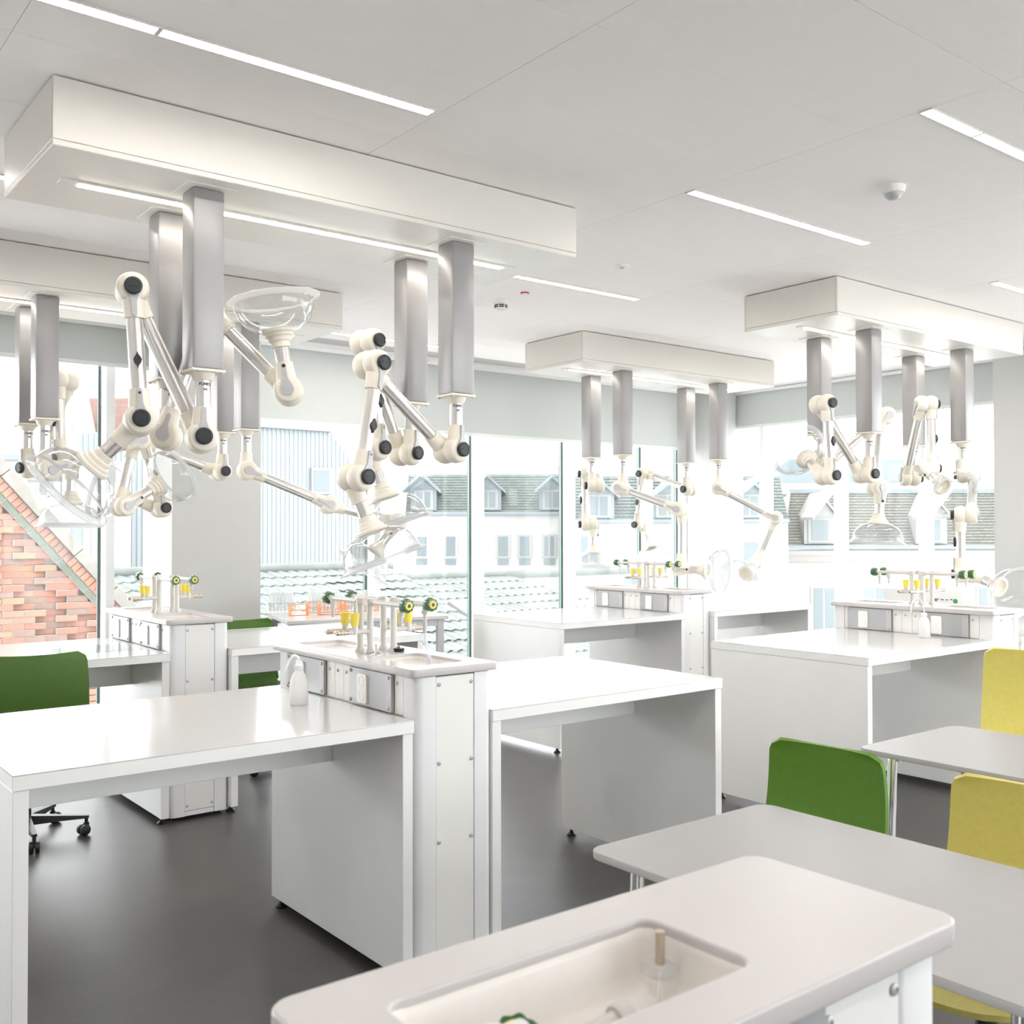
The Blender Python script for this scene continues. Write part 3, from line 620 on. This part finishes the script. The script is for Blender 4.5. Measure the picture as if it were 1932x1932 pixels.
sb = MB().box(-.15, .128, -.146, -.119, BH-.02, SZ-.032, .002).obj('socket_box', M['sock'], t)
put('bolt', BOLT, sb, (.085, -.146, SZ-.055)); put('bolt', BOLT, sb, (-.12, -.146, SZ-.055))
MB().box(.344, .356, -.098, .098, .05, SZ-.032, .001).obj('end_panel', M['panel'], t)
MB().box(-.28, -.152, -.137, -.119, .05, SZ-.032, .001).obj('side_panel', M['panel'], t)
# standing fitting in that basin and the tap lying low at the photo's edge
t = thing('drain_fitting', (.884, .845, SZ-.075), 'brushed metal rod on a clear disc standing in the foreground basin', 'sink fitting')
MB().cyl((0, 0, 0), (0, 0, .034), .0022, seg=10).obj('overflow_pipe', M['white'], t, 40)
MB().lathe([(.002, .032), (.020, .033), (.0235, .036), (.022, .040), (.012, .046), (.006, .048), (0, .048)], (0, 0, 0), (0, 0, 1), 26).obj('disc', M['sheet'], t, 50)
MB().cyl((0, 0, .044), (0, 0, .082), .0058, seg=16).obj('rod', M['brass'], t, 40)
t = thing('tap_stand', (.50, .72, SZ), 'grey tap with a green and yellow knob at the bottom edge of the photo', 'tap')
p = MB().lathe([(.0225, 0), (.0225, .004), (.021, .010), (.0135, .020), (.0135, .06), (0, .062)], (.02, -.03, 0), (0, 0, 1), 20).obj('post', M['tap'], t, 40)
MB().path([(.02, -.03, .05), (.09, .02, .02), (.150, .06, -.045), (.20, .078, -.050), (.285, .082, -.045)], .0098, 14).obj('outlet_pipe', M['tap'], t, 40)
MB().lathe([(.014, 0), (.016, .004), (.016, .02), (.011, .024)], (.268, .081, -.046), (1, .05, .06), 14).obj('spout', M['tap'], t, 40)
tap_knob(p, (.150, .095, -.052), (-.45, -.30, .85))
# ------------------------------------------------------------------ tables
def table(x0, x1, y0, y1, z, label, legs):
    t = thing('table', ((x0+x1)/2, (y0+y1)/2, 0), label, 'table'); X, Y = (x1-x0)/2, (y1-y0)/2
    plate('tabletop', [rrect(-X, X, -Y, Y, .05, 6)], z-.019, z, M['grey'], t, .002)
    plate('edge_band', [rrect(-X-.0006, X+.0006, -Y-.0006, Y+.0006, .05, 6), rrect(-X+.01, X-.01, -Y+.01, Y-.01, .04, 6)[::-1]], z-.0175, z-.0015, M['edge'], t, .0002)
    MB().box(-X+.1, X-.1, -Y+.09, -Y+.12, z-.05, z-.02).box(-X+.1, X-.1, Y-.12, Y-.09, z-.05, z-.02).obj('frame', M['chrome'], t)
    for sx in (-1, 1):
        for sy in (-1, 1):
            MB().path([(sx*(X-.10), sy*(Y-.09), z-.02), (sx*(X-.095), sy*(Y-.09), z-.06), (sx*(X-.06), sy*(Y-.09), .02)], .0175, 14).lathe([(.02, 0), (.02, .02)], (sx*(X-.06), sy*(Y-.09), 0), (0, 0, 1), 12).obj('leg', M['chrome'], t, 50)
            MB().box(sx*(X-.10)-.03, sx*(X-.10)+.03, sy*(Y-.09)-.03, sy*(Y-.09)+.03, z-.026, z-.019).obj('bracket', M['black'], t)
    return t
table(1.760, 2.470, .800, 1.940, .74, 'long grey table in the right foreground with rounded corners', 1)
table(3.362, 4.060, .95, 2.215, .74, 'grey table at the right edge behind the front chairs', 1)
# ------------------------------------------------------------------ swivel chairs
def shell(mb, sections, th):
    """lofted seat or back shell: each section is a row of points across; thickened along its normal"""
    b = mb.b; n = len(sections[0]); g = [[Vector(p) for p in r] for r in sections]; R = len(g)
    def nor(i, j):
        a = g[min(i+1, R-1)][j]-g[max(i-1, 0)][j]; c = g[i][min(j+1, n-1)]-g[i][max(j-1, 0)]; v = a.cross(c)
        return v.normalized() if v.length > 1e-9 else Vector((0, 0, 1))
    A = [[b.verts.new(g[i][j]) for j in range(n)] for i in range(R)]
    B = [[b.verts.new(g[i][j]+nor(i, j)*th) for j in range(n)] for i in range(R)]
    for i in range(R-1):
        for j in range(n-1):
            b.faces.new((A[i][j], A[i][j+1], A[i+1][j+1], A[i+1][j])); b.faces.new((B[i][j], B[i+1][j], B[i+1][j+1], B[i][j+1]))
    for i in range(R-1):
        b.faces.new((A[i][0], A[i+1][0], B[i+1][0], B[i][0])); b.faces.new((A[i][-1], B[i][-1], B[i+1][-1], A[i+1][-1]))
    for j in range(n-1):
        b.faces.new((A[0][j], B[0][j], B[0][j+1], A[0][j+1])); b.faces.new((A[-1][j], A[-1][j+1], B[-1][j+1], B[-1][j]))
    return mb
def chair(loc, rz, m, label, seat=.46, back=.42, wid=.44, xf=.23):
    """faces +X locally; back shell rises at -X"""
    t = thing('swivel_chair', loc, label, 'chair', 'moulded swivel chairs', rz); n = 15
    def row(x, z, w, dish, r=0.):
        out = []
        for j in range(n):
            u = -1+2*j/(n-1); out.append((x+dish*u*u, u*w/2, z))
        return out
    rows = []
    K = 22
    for i in range(K):
        v = i/(K-1); z = .0+v*back; x = -.225-.035*v-.020*math.sin(PI*v)
        w_ = wid*(1-.07*v*v)
        zz = (1-v)*back; rr = .042                         # round the top corners
        if zz < rr: w_ -= 2*(rr-math.sqrt(max(rr*rr-(rr-zz)**2, 0)))
        rows.append(row(x, seat+.03+z, w_, .026))
    mb = MB(); shell(mb, rows, .014); mb.obj('backrest', m, t, 60)
    rows = []
    for i in range(20):
        v = i/19; x = xf-(xf+.21)*v; w_ = wid*(.90+.10*math.sin(PI*min(1, v*1.1)))
        rr = .07; q = (xf+.21)*v
        if q < rr: w_ -= 2*(rr-math.sqrt(max(rr*rr-(rr-q)**2, 0)))*.8
        z = seat-.028*math.exp(-(v/.13)**2)+.045*max(0, (v-.86)/.14)**2
        out = []
        for j in range(n):
            u = -1+2*j/(n-1); out.append((x, u*w_/2, z+.014*u*u))
        rows.append(out)
    mb = MB(); shell(mb, rows, .014); mb.obj('seat', m, t, 60)
    MB().box(-.285, -.268, -.030, .030, seat-.03, seat+.12, .004).box(-.285, -.15, -.030, .030, seat-.045, seat-.025, .003).obj('back_support', M['black'], t)
    MB().box(-.20, .10, -.05, .05, seat-.045, seat-.008, .006).obj('mechanism', M['black'], t)
    MB().cyl((0, 0, .10), (0, 0, seat-.04), .025, seg=18).cyl((0, 0, .08), (0, 0, .26), .030, seg=18).obj('column', M['black'], t, 40)
    MB().lathe([(.036, .055), (.045, .07), (.042, .115), (.03, .12)], (0, 0, 0), (0, 0, 1), 20).obj('hub', M['black'], t, 40)
    for k in range(5):
        a = 2*PI*k/5+.578; d = Vector((math.cos(a), math.sin(a), 0)); s = Vector((-d.y, d.x, 0)); mb = MB(); b = mb.b; rings = []
        for q, hw, z0, z1 in ((.03, .026, .072, .118), (.16, .021, .080, .108), (.285, .015, .084, .098), (.30, .013, .084, .097)):
            rings.append([b.verts.new(d*q+s*y+Vector((0, 0, z))) for y, z in ((-hw, z0), (hw, z0), (hw*.8, z1), (-hw*.8, z1))])
        for p, q in zip(rings, rings[1:]):
            for i in range(4): b.faces.new((p[i], p[(i+1) % 4], q[(i+1) % 4], q[i]))
        b.faces.new(rings[0]); b.faces.new(rings[-1]); mb.obj('base_arm', M['black'], t)
        c = d*.288; a2 = a+1.1+k*.9; s2 = Vector((-math.sin(a2), math.cos(a2), 0)); e2 = Vector((math.cos(a2), math.sin(a2), 0))
        cc = c+e2*.014+Vector((0, 0, .027)); mb = MB().cyl(c+Vector((0, 0, .05)), c+Vector((0, 0, .09)), .009, seg=10)
        for sg in (-1, 1): mb.lathe([(.022, 0), (.027, .003), (.027, .017), (.023, .020)], cc+s2*(.004*sg), s2*sg, 18)
        mb.box(-.012, .012, -.007, .007, .03, .062, mtx=Matrix.Translation((c.x, c.y, 0)) @ Matrix.Rotation(a2, 4, 'Z')); mb.obj('castor', M['black'], t, 40)
    return t
CH = [((2.645, 2.005, 0), PI+.06, 'green', 'green swivel chair at the grey foreground table, back to the room', .45, .355, .44, .32),
      ((2.640, 1.355, 0), PI+.02, 'yellow', 'lime chair at the grey foreground table, right of the green one', .45, .355, .46, .33),
      ((4.76, 2.25, 0), PI+.3, 'yellow', 'lime chair at the right edge behind the second grey table', .52, .415, .46, .23),
      ((1.275, 5.585, 0), PI/2-.03, 'green_shade', 'green swivel chair behind the big foreground bench, far left', .50, .415, .49, .23),
      ((2.90, 6.33, 0), -PI/2+.1, 'green_shade', 'green swivel chair pushed in on the far side of the rear left bench', .50, .41, .46, .23)]
for loc, rz, c, lab, st, bk, wd, xf in CH: chair(loc, rz, M[c], lab, st, bk, wd, xf)
# ------------------------------------------------------------------ things by the window
TT = thing('table', (3.943, 6.981, 0), 'white table set askew under the window, carrying the test-tube racks', 'table', None, -.262)
MB().box(-.60, .62, -.42, .42, BH-.028, BH, .003).obj('tabletop', M['top'], TT)
MB().box(-.56, .58, -.38, -.35, BH-.08, BH-.028).box(-.56, .58, .35, .38, BH-.08, BH-.028).obj('frame', M['inlay'], TT)
for x in (-.55, .57):
    for y in (-.36, .36): MB().box(x-.025, x+.025, y-.025, y+.025, 0, BH-.028, .003).obj('leg', M['inlay'], TT)
def rack(x, y, rz, m, label, n, rows, pitch=.028, h=.085, solid_ends=True):
    t = thing('test_tube_rack', (x, y, BH), label, 'rack', 'test-tube racks under the window', rz); L = n*pitch+.02; D = rows*pitch+.016
    MB().box(-L/2, L/2, -D/2, D/2, 0, .004).obj('base', M[m], t)
    for s in (-1, 1): MB().box(s*L/2-.002, s*L/2+.002, -D/2, D/2, 0, h, .001).obj('end_plate', M[m], t)
    for z in (h*.45, h-.004):
        mb = MB()
        for i in range(n+1): xx = -L/2+.01+pitch*i; mb.box(xx-.0012, xx+.0012, -D/2, D/2, z, z+.003)
        for j in range(rows+1): yy = -D/2+.008+pitch*j; mb.box(-L/2, L/2, yy-.0012, yy+.0012, z, z+.003)
        mb.obj('grid', M[m], t)
    return t, L, D
TUBE = MB().lathe([(0, 0), (.006, .002), (.009, .008), (.0095, .016), (.0095, .155), (.011, .157), (.011, .160), (.0085, .160), (.0085, .016), (0, .008)], (0, 0, 0), (0, 0, 1), 12, False, False).mesh('test_tube', M['tube'], 50)
RK = [(3.56, 7.46, -.26, 'white', 'white wire test-tube rack at the left end, full of clear tubes', 7, 2, 'clear test tube in the white wire rack'),
      (3.55, 7.14, -.2, 'orack', 'orange test-tube rack in front of the white wire one', 4, 2, None),
      (3.78, 7.05, -.26, 'orack', 'orange test-tube rack in the middle of the window table', 6, 2, None),
      (3.85, 7.30, -.26, 'orack', 'orange wire test-tube rack at the back, full of clear tubes', 9, 2, 'clear test tube in the rear orange rack'),
      (4.14, 7.22, -.26, 'orack', 'orange wire test-tube rack right of its twin, half behind green taps', 9, 2, 'clear test tube in the right-hand orange rack')]
for x, y, rz, m, lab, n, rows, tl in RK:
    r, L, D = rack(x, y, rz, m, lab, n, rows)
    if tl:
        for i in range(n):
            for j in range(rows):
                o = put('test_tube', TUBE, None, (x+math.cos(rz)*(-L/2+.01+.028*(i+.5))-math.sin(rz)*(-D/2+.008+.028*(j+.5)), y+math.sin(rz)*(-L/2+.01+.028*(i+.5))+math.cos(rz)*(-D/2+.008+.028*(j+.5)), BH+.0045)); o['label'] = tl; o['category'] = 'test tube'; o['group'] = tl.replace('test tube', 'test tubes')
t = thing('carton', (6.55, 3.76, BH), 'flat white carton with small print and green emblem behind the right taps', 'box', rz=.02)
MB().box(-.06, .06, -.285, .285, 0, .235, .002).obj('box_body', M['card'], t)
MB().box(-.0615, -.060, .11, .19, .02, .13).obj('pink_label', M['pink'], t)
MB().lathe([(.016, 0), (.016, .0012), (.010, .0012), (.010, .0005)], (-.060, -.235, .17), (-1, 0, 0), 20).obj('emblem', M['cgreen'], t)
mb = MB()
for y0, y1, z in ((-.07, -.12, .178), (-.07, -.11, .168), (-.135, -.155, .176), (-.17, -.185, .176), (-.20, -.215, .18), (.02, .06, .07)): mb.box(-.0612, -.060, min(y0, y1), max(y0, y1), z-.003, z+.003)
mb.obj('print', M['ink'], t)
t = thing('acrylic_sheet', (1.66, 5.80, BH+.001), 'clear plate lying on the far left bench before the sockets', 'sheet')
MB().box(-.20, .20, -.16, .19, 0, .006, .001).obj('sheet', M['sheet'], t)
# ------------------------------------------------------------------ outside: near tiled roof
def tiled_roof(x0, x1, y0, z0, y1, z1, m, label, rows, wave=.20, amp=.011, hip=None):
    t = thing('tiled_roof', ((x0+x1)/2, y0, z0), label, 'roof'); d = Vector((0, y1-y0, z1-z0)); Lr = d.length; d.normalize(); nrm = Vector((0, -d.z, d.y)); ox = -(x1-x0)/2
    for r in range(rows):                               # one overlapping course of pantiles each
        mb = MB(); b = mb.b; n = int((x1-x0)/wave*8); a = []
        for (q, lift) in ((r/rows*Lr, .034), (r/rows*Lr+.001, .0), ((r+1)/rows*Lr+.03, .0)):
            xe = x1-x0 if hip is None else (x1-x0)-hip*(1-min(1, 1-q/Lr))
            row = []
            for i in range(n+1):
                x = xe*i/n; p = x/wave*2*PI
                h_ = amp*(math.sin(p)+.35*math.sin(2*p)); row.append(b.verts.new(Vector((ox+x, 0, 0))+d*q+nrm*(h_+(lift if lift else (0 if q > r/rows*Lr+.01 else .034)))))
            a.append(row)
        for p, q in zip(a, a[1:]):
            for i in range(n): b.faces.new((p[i], p[i+1], q[i+1], q[i]))
        mb.obj('tile_course', m, t, 60, kind='stuff')
    return t
RF = tiled_roof(9.0, 17.3, 12.4, -.95, 17.0, .60, M['tile'], 'pale grey pantiled roof outside, below the white houses', 13, hip=4.2)
MB().lathe([(.10, 0), (.10, 8.3)], (-4.1, 4.6, 1.56), (1, 0, 0), 10).obj('ridge_tile', M['tile'], RF, 50)
LF = tiled_roof(5.0, 10.4, 12.2, -.75, 17.0, .83, M['tile'], 'pale grey pantiled roof outside, left part below the hall', 13)
MB().lathe([(.10, 0), (.10, 5.4)], (-2.7, 4.8, 1.60), (1, 0, 0), 10).obj('ridge_tile', M['tile'], LF, 50)
MB().path([(-2.0, 1.2, .40), (-.55, 4.7, 1.60)], .13, 8).obj('valley_flashing', M['pale'], LF)
sky = MB(); dd = Vector((0, 4.6, 1.55)).normalized(); nn = Vector((0, -dd.z, dd.y))
mtx = Matrix(((1, 0, 0, -2.05), (0, dd.y, nn.y, 2.75), (0, dd.z, nn.z, .94), (0, 0, 0, 1)))
sk = MB().box(-.34, .34, -.5, .5, .0, .10, .01, mtx=mtx).obj('skylight', M['pale'], RF)
MB().box(-.27, .27, -.42, .42, .10, .105, mtx=mtx).obj('skylight_pane', M['pane2'], sk)
# ------------------------------------------------------------------ outside: brick gable
G = thing('brick_gable', (2.6, 13.0, 0), 'red brick gable outside the left window with stone coping', 'building')
SL = -1.155; gz = lambda x: .62+1.55+(x-2.68)*SL               # height of the brick edge over X
MB().prism([(-2.2, -3.0), (3.2, -3.0), (3.2, gz(5.8)-.16), (-2.2, gz(.4)-.16)], (0, .09, 0), (1, 0, 0), (0, 0, 1), -.3).obj('mortar_wall', M['mortar'], G)
def brick_mesh(m):
    mb = MB().box(0, .228, 0, .10, 0, .066, .003); old = set(mb.b.faces); mb.box(-.006, .234, .009, .09, -.005, .071)
    for f in mb.b.faces:
        if f not in old: f.material_index = 1
    me = mb.mesh('brick', m); me.materials.append(M['mortar']); return me
bms = [brick_mesh(m) for m in BR]
NICHE = [(2.66, 2.87, 1.52), (2.87, 3.14, 1.19), (3.15, 3.43, .87), (3.43, 3.72, .52)]
nb = 0; xb0 = 2.58
rest = MB()
for r in range(-16, 46):
    z = r*.076
    for c in range(-8, 12):
        x = 2.6+c*.240+(.12 if r % 2 else 0)
        lim = gz(x+.114)-.24
        if z+.066 > lim: continue
        inn = any(nx0+.03 < x+.114 < nx1-.02 and z+.04 < nz and z > nz-.62 for nx0, nx1, nz in NICHE)
        yy = .02+random.uniform(0, .008)+(.055 if inn else 0)
        if nb < 295 and x > 2.50 and z > .02 and x < 3.95:
            put('brick', random.choice(bms), G, (x-2.6, yy, z)); nb += 1
        else: rest.box(x-2.6, x-2.6+.228, yy, yy+.1, z, z+.066)
rest.obj('brickwork', BR[1], G, kind='stuff')
ux = Vector((1, 0, SL)).normalized(); uz = Vector((-SL, 0, 1)).normalized()
def along(i0, n, step, w_, lo, hi, y0, y1, name, ms):
    for i in range(i0, n):
        q = i*step; mb = MB(); base = Vector((.08, 0, gz(2.68)))+ux*q
        m4 = Matrix(((ux.x, 0, uz.x, base.x), (0, 1, 0, 0), (ux.z, 0, uz.z, base.z), (0, 0, 0, 1)))
        mb.box(0, w_, y0, y1, lo, hi, .004, mtx=m4); mb.obj(name, random.choice(ms), G)
along(-10, 26, .235, .225, -.19, -.12, -.01, .12, 'glazed_brick', [M['gbrick']])
m4 = Matrix(((ux.x, 0, uz.x, .08), (0, 1, 0, 0), (ux.z, 0, uz.z, gz(2.68)), (0, 0, 0, 1)))
MB().box(-2.4, 6.1, .0, .13, -.195, .004, mtx=m4).obj('mortar_bed', M['mortar'], G)
along(-30, 76, .078, .068, -.115, .0, -.02, .14, 'rowlock_brick', BR)
along(-4, 10, .62, .61, .005, .15, -.06, .26, 'coping_stone', [M['copestone']])
# ------------------------------------------------------------------ outside: hall
H_ = thing('industrial_hall', (9.0, 22.0, 0), 'pale blue hall clad in ribbed sheet, seen right of the pillar', 'building')
prof = [(-3.0, -4.0), (3.78, -4.0), (3.78, 2.40), (3.30, 3.35), (2.75, 4.02), (.2, 3.90), (-.3, 3.62), (-3.0, 3.58)]
MB().prism([(x, z) for x, z in prof], (0, .06, 0), (1, 0, 0), (0, 0, 1), -9.0).obj('gable_wall', M['hallw'], H_)
def htop(x): return 3.55 if x < -.3 else 3.84 if x < .3 else 3.90 if x < 2.75 else (3.96-(x-2.75)*1.22 if x < 3.3 else 3.29-(x-3.3)*1.95)
rib = MB()
for i in range(0, 62):
    x = -3.0+i*.11
    if x < 3.7: rib.box(x, x+.045, .042, .06, -4, htop(x+.02))
rib.obj('cladding_rib', M['hallw'], H_, kind='stuff')
MB().box(.15, 2.80, -.05, .10, 3.90, 4.03).obj('verge_trim', M['pale'], H_)
f = MB().box(2.26, 2.79, -.03, .05, 2.40, 3.02).obj('window', M['pale'], H_); MB().box(2.32, 2.73, -.04, -.02, 2.46, 2.96).obj('pane', M['pane2'], f)
# ------------------------------------------------------------------ outside: houses facing the camera
RX = Vector((math.sin(YAW), -math.cos(YAW), 0)); FW = Vector((math.cos(YAW), math.sin(YAW), 0)); RZ = YAW-PI/2
def house(D, s, label): return thing('house', FW*D+RX*s, label, 'building', 'houses across the street', RZ)
def win(t, x, z, w_, h_, y=0., panes=2, m='pane2', lab=None, trim=True):
    f = MB().box(x-w_/2-.09, x+w_/2+.09, y-.05, y+.03, z-.10, z+h_+.09).obj('window', M['pale'], t)
    pw = w_/panes
    for i in range(panes): MB().box(x-w_/2+i*pw+.05, x-w_/2+(i+1)*pw-.05, y-.065, y-.045, z, z+h_).obj('pane', M[m], f)
    return f
def mansard(t, x0, x1, ze, zr, back, m, courses=14, left_slant=0.):
    """steep tiled slope rising from eave ze to zr while leaning back, one strip per tile course"""
    for r in range(courses):
        a, b = r/courses, (r+1)/courses
        mb = MB(); mb.box(0, 1, 0, 1, 0, 1); 
        l0, l1 = x0+left_slant*a, x0+left_slant*b
        vsx = [(l0, back*a-.05, ze+(zr-ze)*a), (x1, back*a-.05, ze+(zr-ze)*a), (x1, back*b, ze+(zr-ze)*b), (l1, back*b, ze+(zr-ze)*b)]
        mb.b.clear(); mb.quad(*vsx); q0 = [(l0, back*a-.05, ze+(zr-ze)*a), (x1, back*a-.05, ze+(zr-ze)*a), (x1, back*a, ze+(zr-ze)*a-.02), (l0, back*a, ze+(zr-ze)*a-.02)]
        mb.quad(*q0); mb.obj('tile_course', m, t)
def dormer(t, x, z, w_, h_, peak, m_side, y0=-.12, depth=1.8, panes=2, pm_='pane2'):
    o = MB().prism([(-w_/2, 0), (w_/2, 0), (w_/2, h_), (0, h_+peak), (-w_/2, h_)], (x, y0+depth, z), (1, 0, 0), (0, 0, 1), depth).obj('dormer', m_side, t)
    win(t, x, z+.15, w_*.62, h_*.72, y0-.0, panes, pm_)
    ov = .22
    for s in (-1, 1):
        MB().prism([(0, h_+peak+.06), (s*(w_/2+ov), h_-.10), (s*(w_/2+ov), h_-.22), (0, h_+peak-.10)], (x, y0-.15, z), (1, 0, 0), (0, 0, 1), s*-(depth+.1)).obj('dormer_roof', M['pale'] if m_side is M['pale'] else M['zinc'], o)
E_ = 1.55
# left-centre house, about 50 m away
h1 = house(50, -1.0, 'white house with tiled mansard roof and dormers, behind the pantiled roof')
MB().box(-4.2, 3.9, 0, 8, -9, E_+.75).obj('facade', M['render'], h1)
MB().box(-4.2, 3.9, -.25, .05, E_+.72, E_+.86).obj('gutter', M['zinc'], h1)
mansard(h1, -4.2, 3.9, E_+.86, E_+2.75, 1.5, M['tile2'])
MB().prism([(-4.2, 0), (3.9, 0), (3.9, .55), (-4.2, .10)], (0, 1.5, E_+2.72), (1, 0, 0), (0, 0, 1), -5).obj('upper_roof', M['pale'], h1)
for x in (-3.3, -.15, 2.95): dormer(h1, x, E_+.92, 1.25, 1.05, .62, M['zinc'])
mtx = Matrix.Translation((1.05, .62, E_+1.55)) @ Matrix.Rotation(.9, 4, 'X')
MB().box(-.22, .22, -.55, .55, 0, .07, mtx=mtx).obj('skylight', M['pale'], h1)
for x in (-3.4, -2.0, -.75, .55, 1.60, 2.8): win(h1, x, E_-1.30, .56, .95, 0, 1 if x < 2 else 2); MB().box(x-.27, x+.27, -.06, -.03, E_-1.72, E_-1.45).obj('vent_panel', M['pane2'], h1)
# corner house, nearer
h2 = house(42, 4.1, 'white house with tiled mansard behind the corner canopy, seen through two windows')
MB().box(-1.8, 7.2, 0, 8, -9, E_+.30).obj('facade', M['render'], h2)
MB().box(-1.8, 7.2, -.25, .05, E_+.27, E_+.40).obj('gutter', M['zinc'], h2)
mansard(h2, -1.8, 7.2, E_+.40, E_+2.25, 1.4, M['tile2'])
MB().box(-1.8, 7.2, 1.35, 6, E_+2.22, E_+2.40).obj('upper_roof', M['pale'], h2)
for x in (-.55, 2.25, 5.6): dormer(h2, x, E_+.42, 1.25, 1.05, .55, M['zinc'])
for x, z, w_ in ((-.95, -1.35, .75), (.88, -1.75, .95), (3.5, -1.8, .8), (5.6, -1.6, .85)): win(h2, x, E_+z, w_, 1.05, 0, 2 if x < 0 else 1, 'curtain' if .5 < x < 1 else 'pane2'); MB().box(x-w_*.45, x+w_*.45, -.06, -.03, E_+z-.50, E_+z-.2).obj('vent_panel', M['pane2'], h2)
for x in (3.25, 5.7): MB().box(x, x+.45, 2, 2.5, E_+2.3, E_+2.85).obj('chimney', M['render'], h2)
# right-hand slate house
h3 = house(45, 11.9, 'white house with slate mansard and gabled white dormers, right-hand windows')
MB().box(0, 14, 0, 8, -9, E_-.95).obj('facade', M['render'], h3)
MB().box(-.05, 14, -.30, .05, E_-.86, E_-.72).obj('gutter', M['zinc'], h3); MB().box(0, 14, -.12, .05, E_-1.45, E_-1.18).obj('cornice', M['copestone'], h3)
mansard(h3, 0, 14, E_-.74, E_+1.62, 1.5, M['slate'], 18, .62)
MB().box(.62, 14, 1.4, 6, E_+1.60, E_+1.80).obj('ridge_flashing', M['zinc'], h3)
MB().path([(-.05, -.1, E_-.78), (.62, 1.42, E_+1.66)], .09, 6).obj('hip_flashing', M['pale'], h3)
dormer(h3, 1.55, E_-.66, 1.35, 1.25, 1.0, M['pale'], panes=1); dormer(h3, 6.45, E_-.66, 1.35, 1.25, 1.0, M['pale'], panes=2); dormer(h3, 11.0, E_-.66, 1.35, 1.25, 1.0, M['pale'], panes=2)
for x in (1.75, 4.0, 6.6, 9): win(h3, x, E_-4.6, 1.0, 2.0, 0, 2)
h4 = house(62, 15.6, 'farther white house with low roofs behind the slate house')
MB().box(-1, 12, 0, 8, -9, E_+2.75).obj('facade', M['render'], h4); MB().prism([(-1, 0), (12, 0), (9, 1.6), (1.5, 1.6)], (0, 1, E_+2.7), (1, 0, 0), (0, 0, 1), -4).obj('roof', M['zinc'], h4)
# far left: church-like gable and pale houses
h5 = house(60, -24.6, 'white gothic gable with long red tiled roof, far left outside')
MB().prism([(-.95, -2), (.95, -2), (.85, 3.2), (0, 7.3), (-.85, 3.2)], (-1.25, 0, E_+1.8), (1, 0, 0), (0, 0, 1), -2).obj('gable_front', M['render'], h5)
MB().box(-1.37, -1.13, -.08, .0, E_+4.6, E_+6.2).obj('gable_window', M['copestone'], h5)
MB().box(-1.9, 6.5, .3, 6, -9, E_+4.3).obj('facade', M['render'], h5)
for r in range(12):
    z0 = E_+4.2+r*.34; MB().box(-2.4, 6.5, 1.0+r*.30, 1.4+r*.30, z0, z0+.36).obj('tile_course', M['redtile'], h5)
h6 = house(19, -8.6, 'pale rendered house with small windows behind the brick gable')
MB().box(-2.6, .95, 0, 1.6, -9, E_+1.34).obj('facade', M['render'], h6); MB().box(-2.6, .98, -.12, .05, E_+1.30, E_+1.40).obj('gutter', M['zinc'], h6)
for x, z in ((-.17, .70), (.07, .74), (-.17, .98), (.07, 1.0)): win(h6, x, E_+z, .19, .15, 0, 1)
win(h6, .56, E_-.47, .31, .50, 0, 1)
struct('ground_outside', MB().box(-60, 90, -60, 90, -9.5, -9.2), M['ground'])
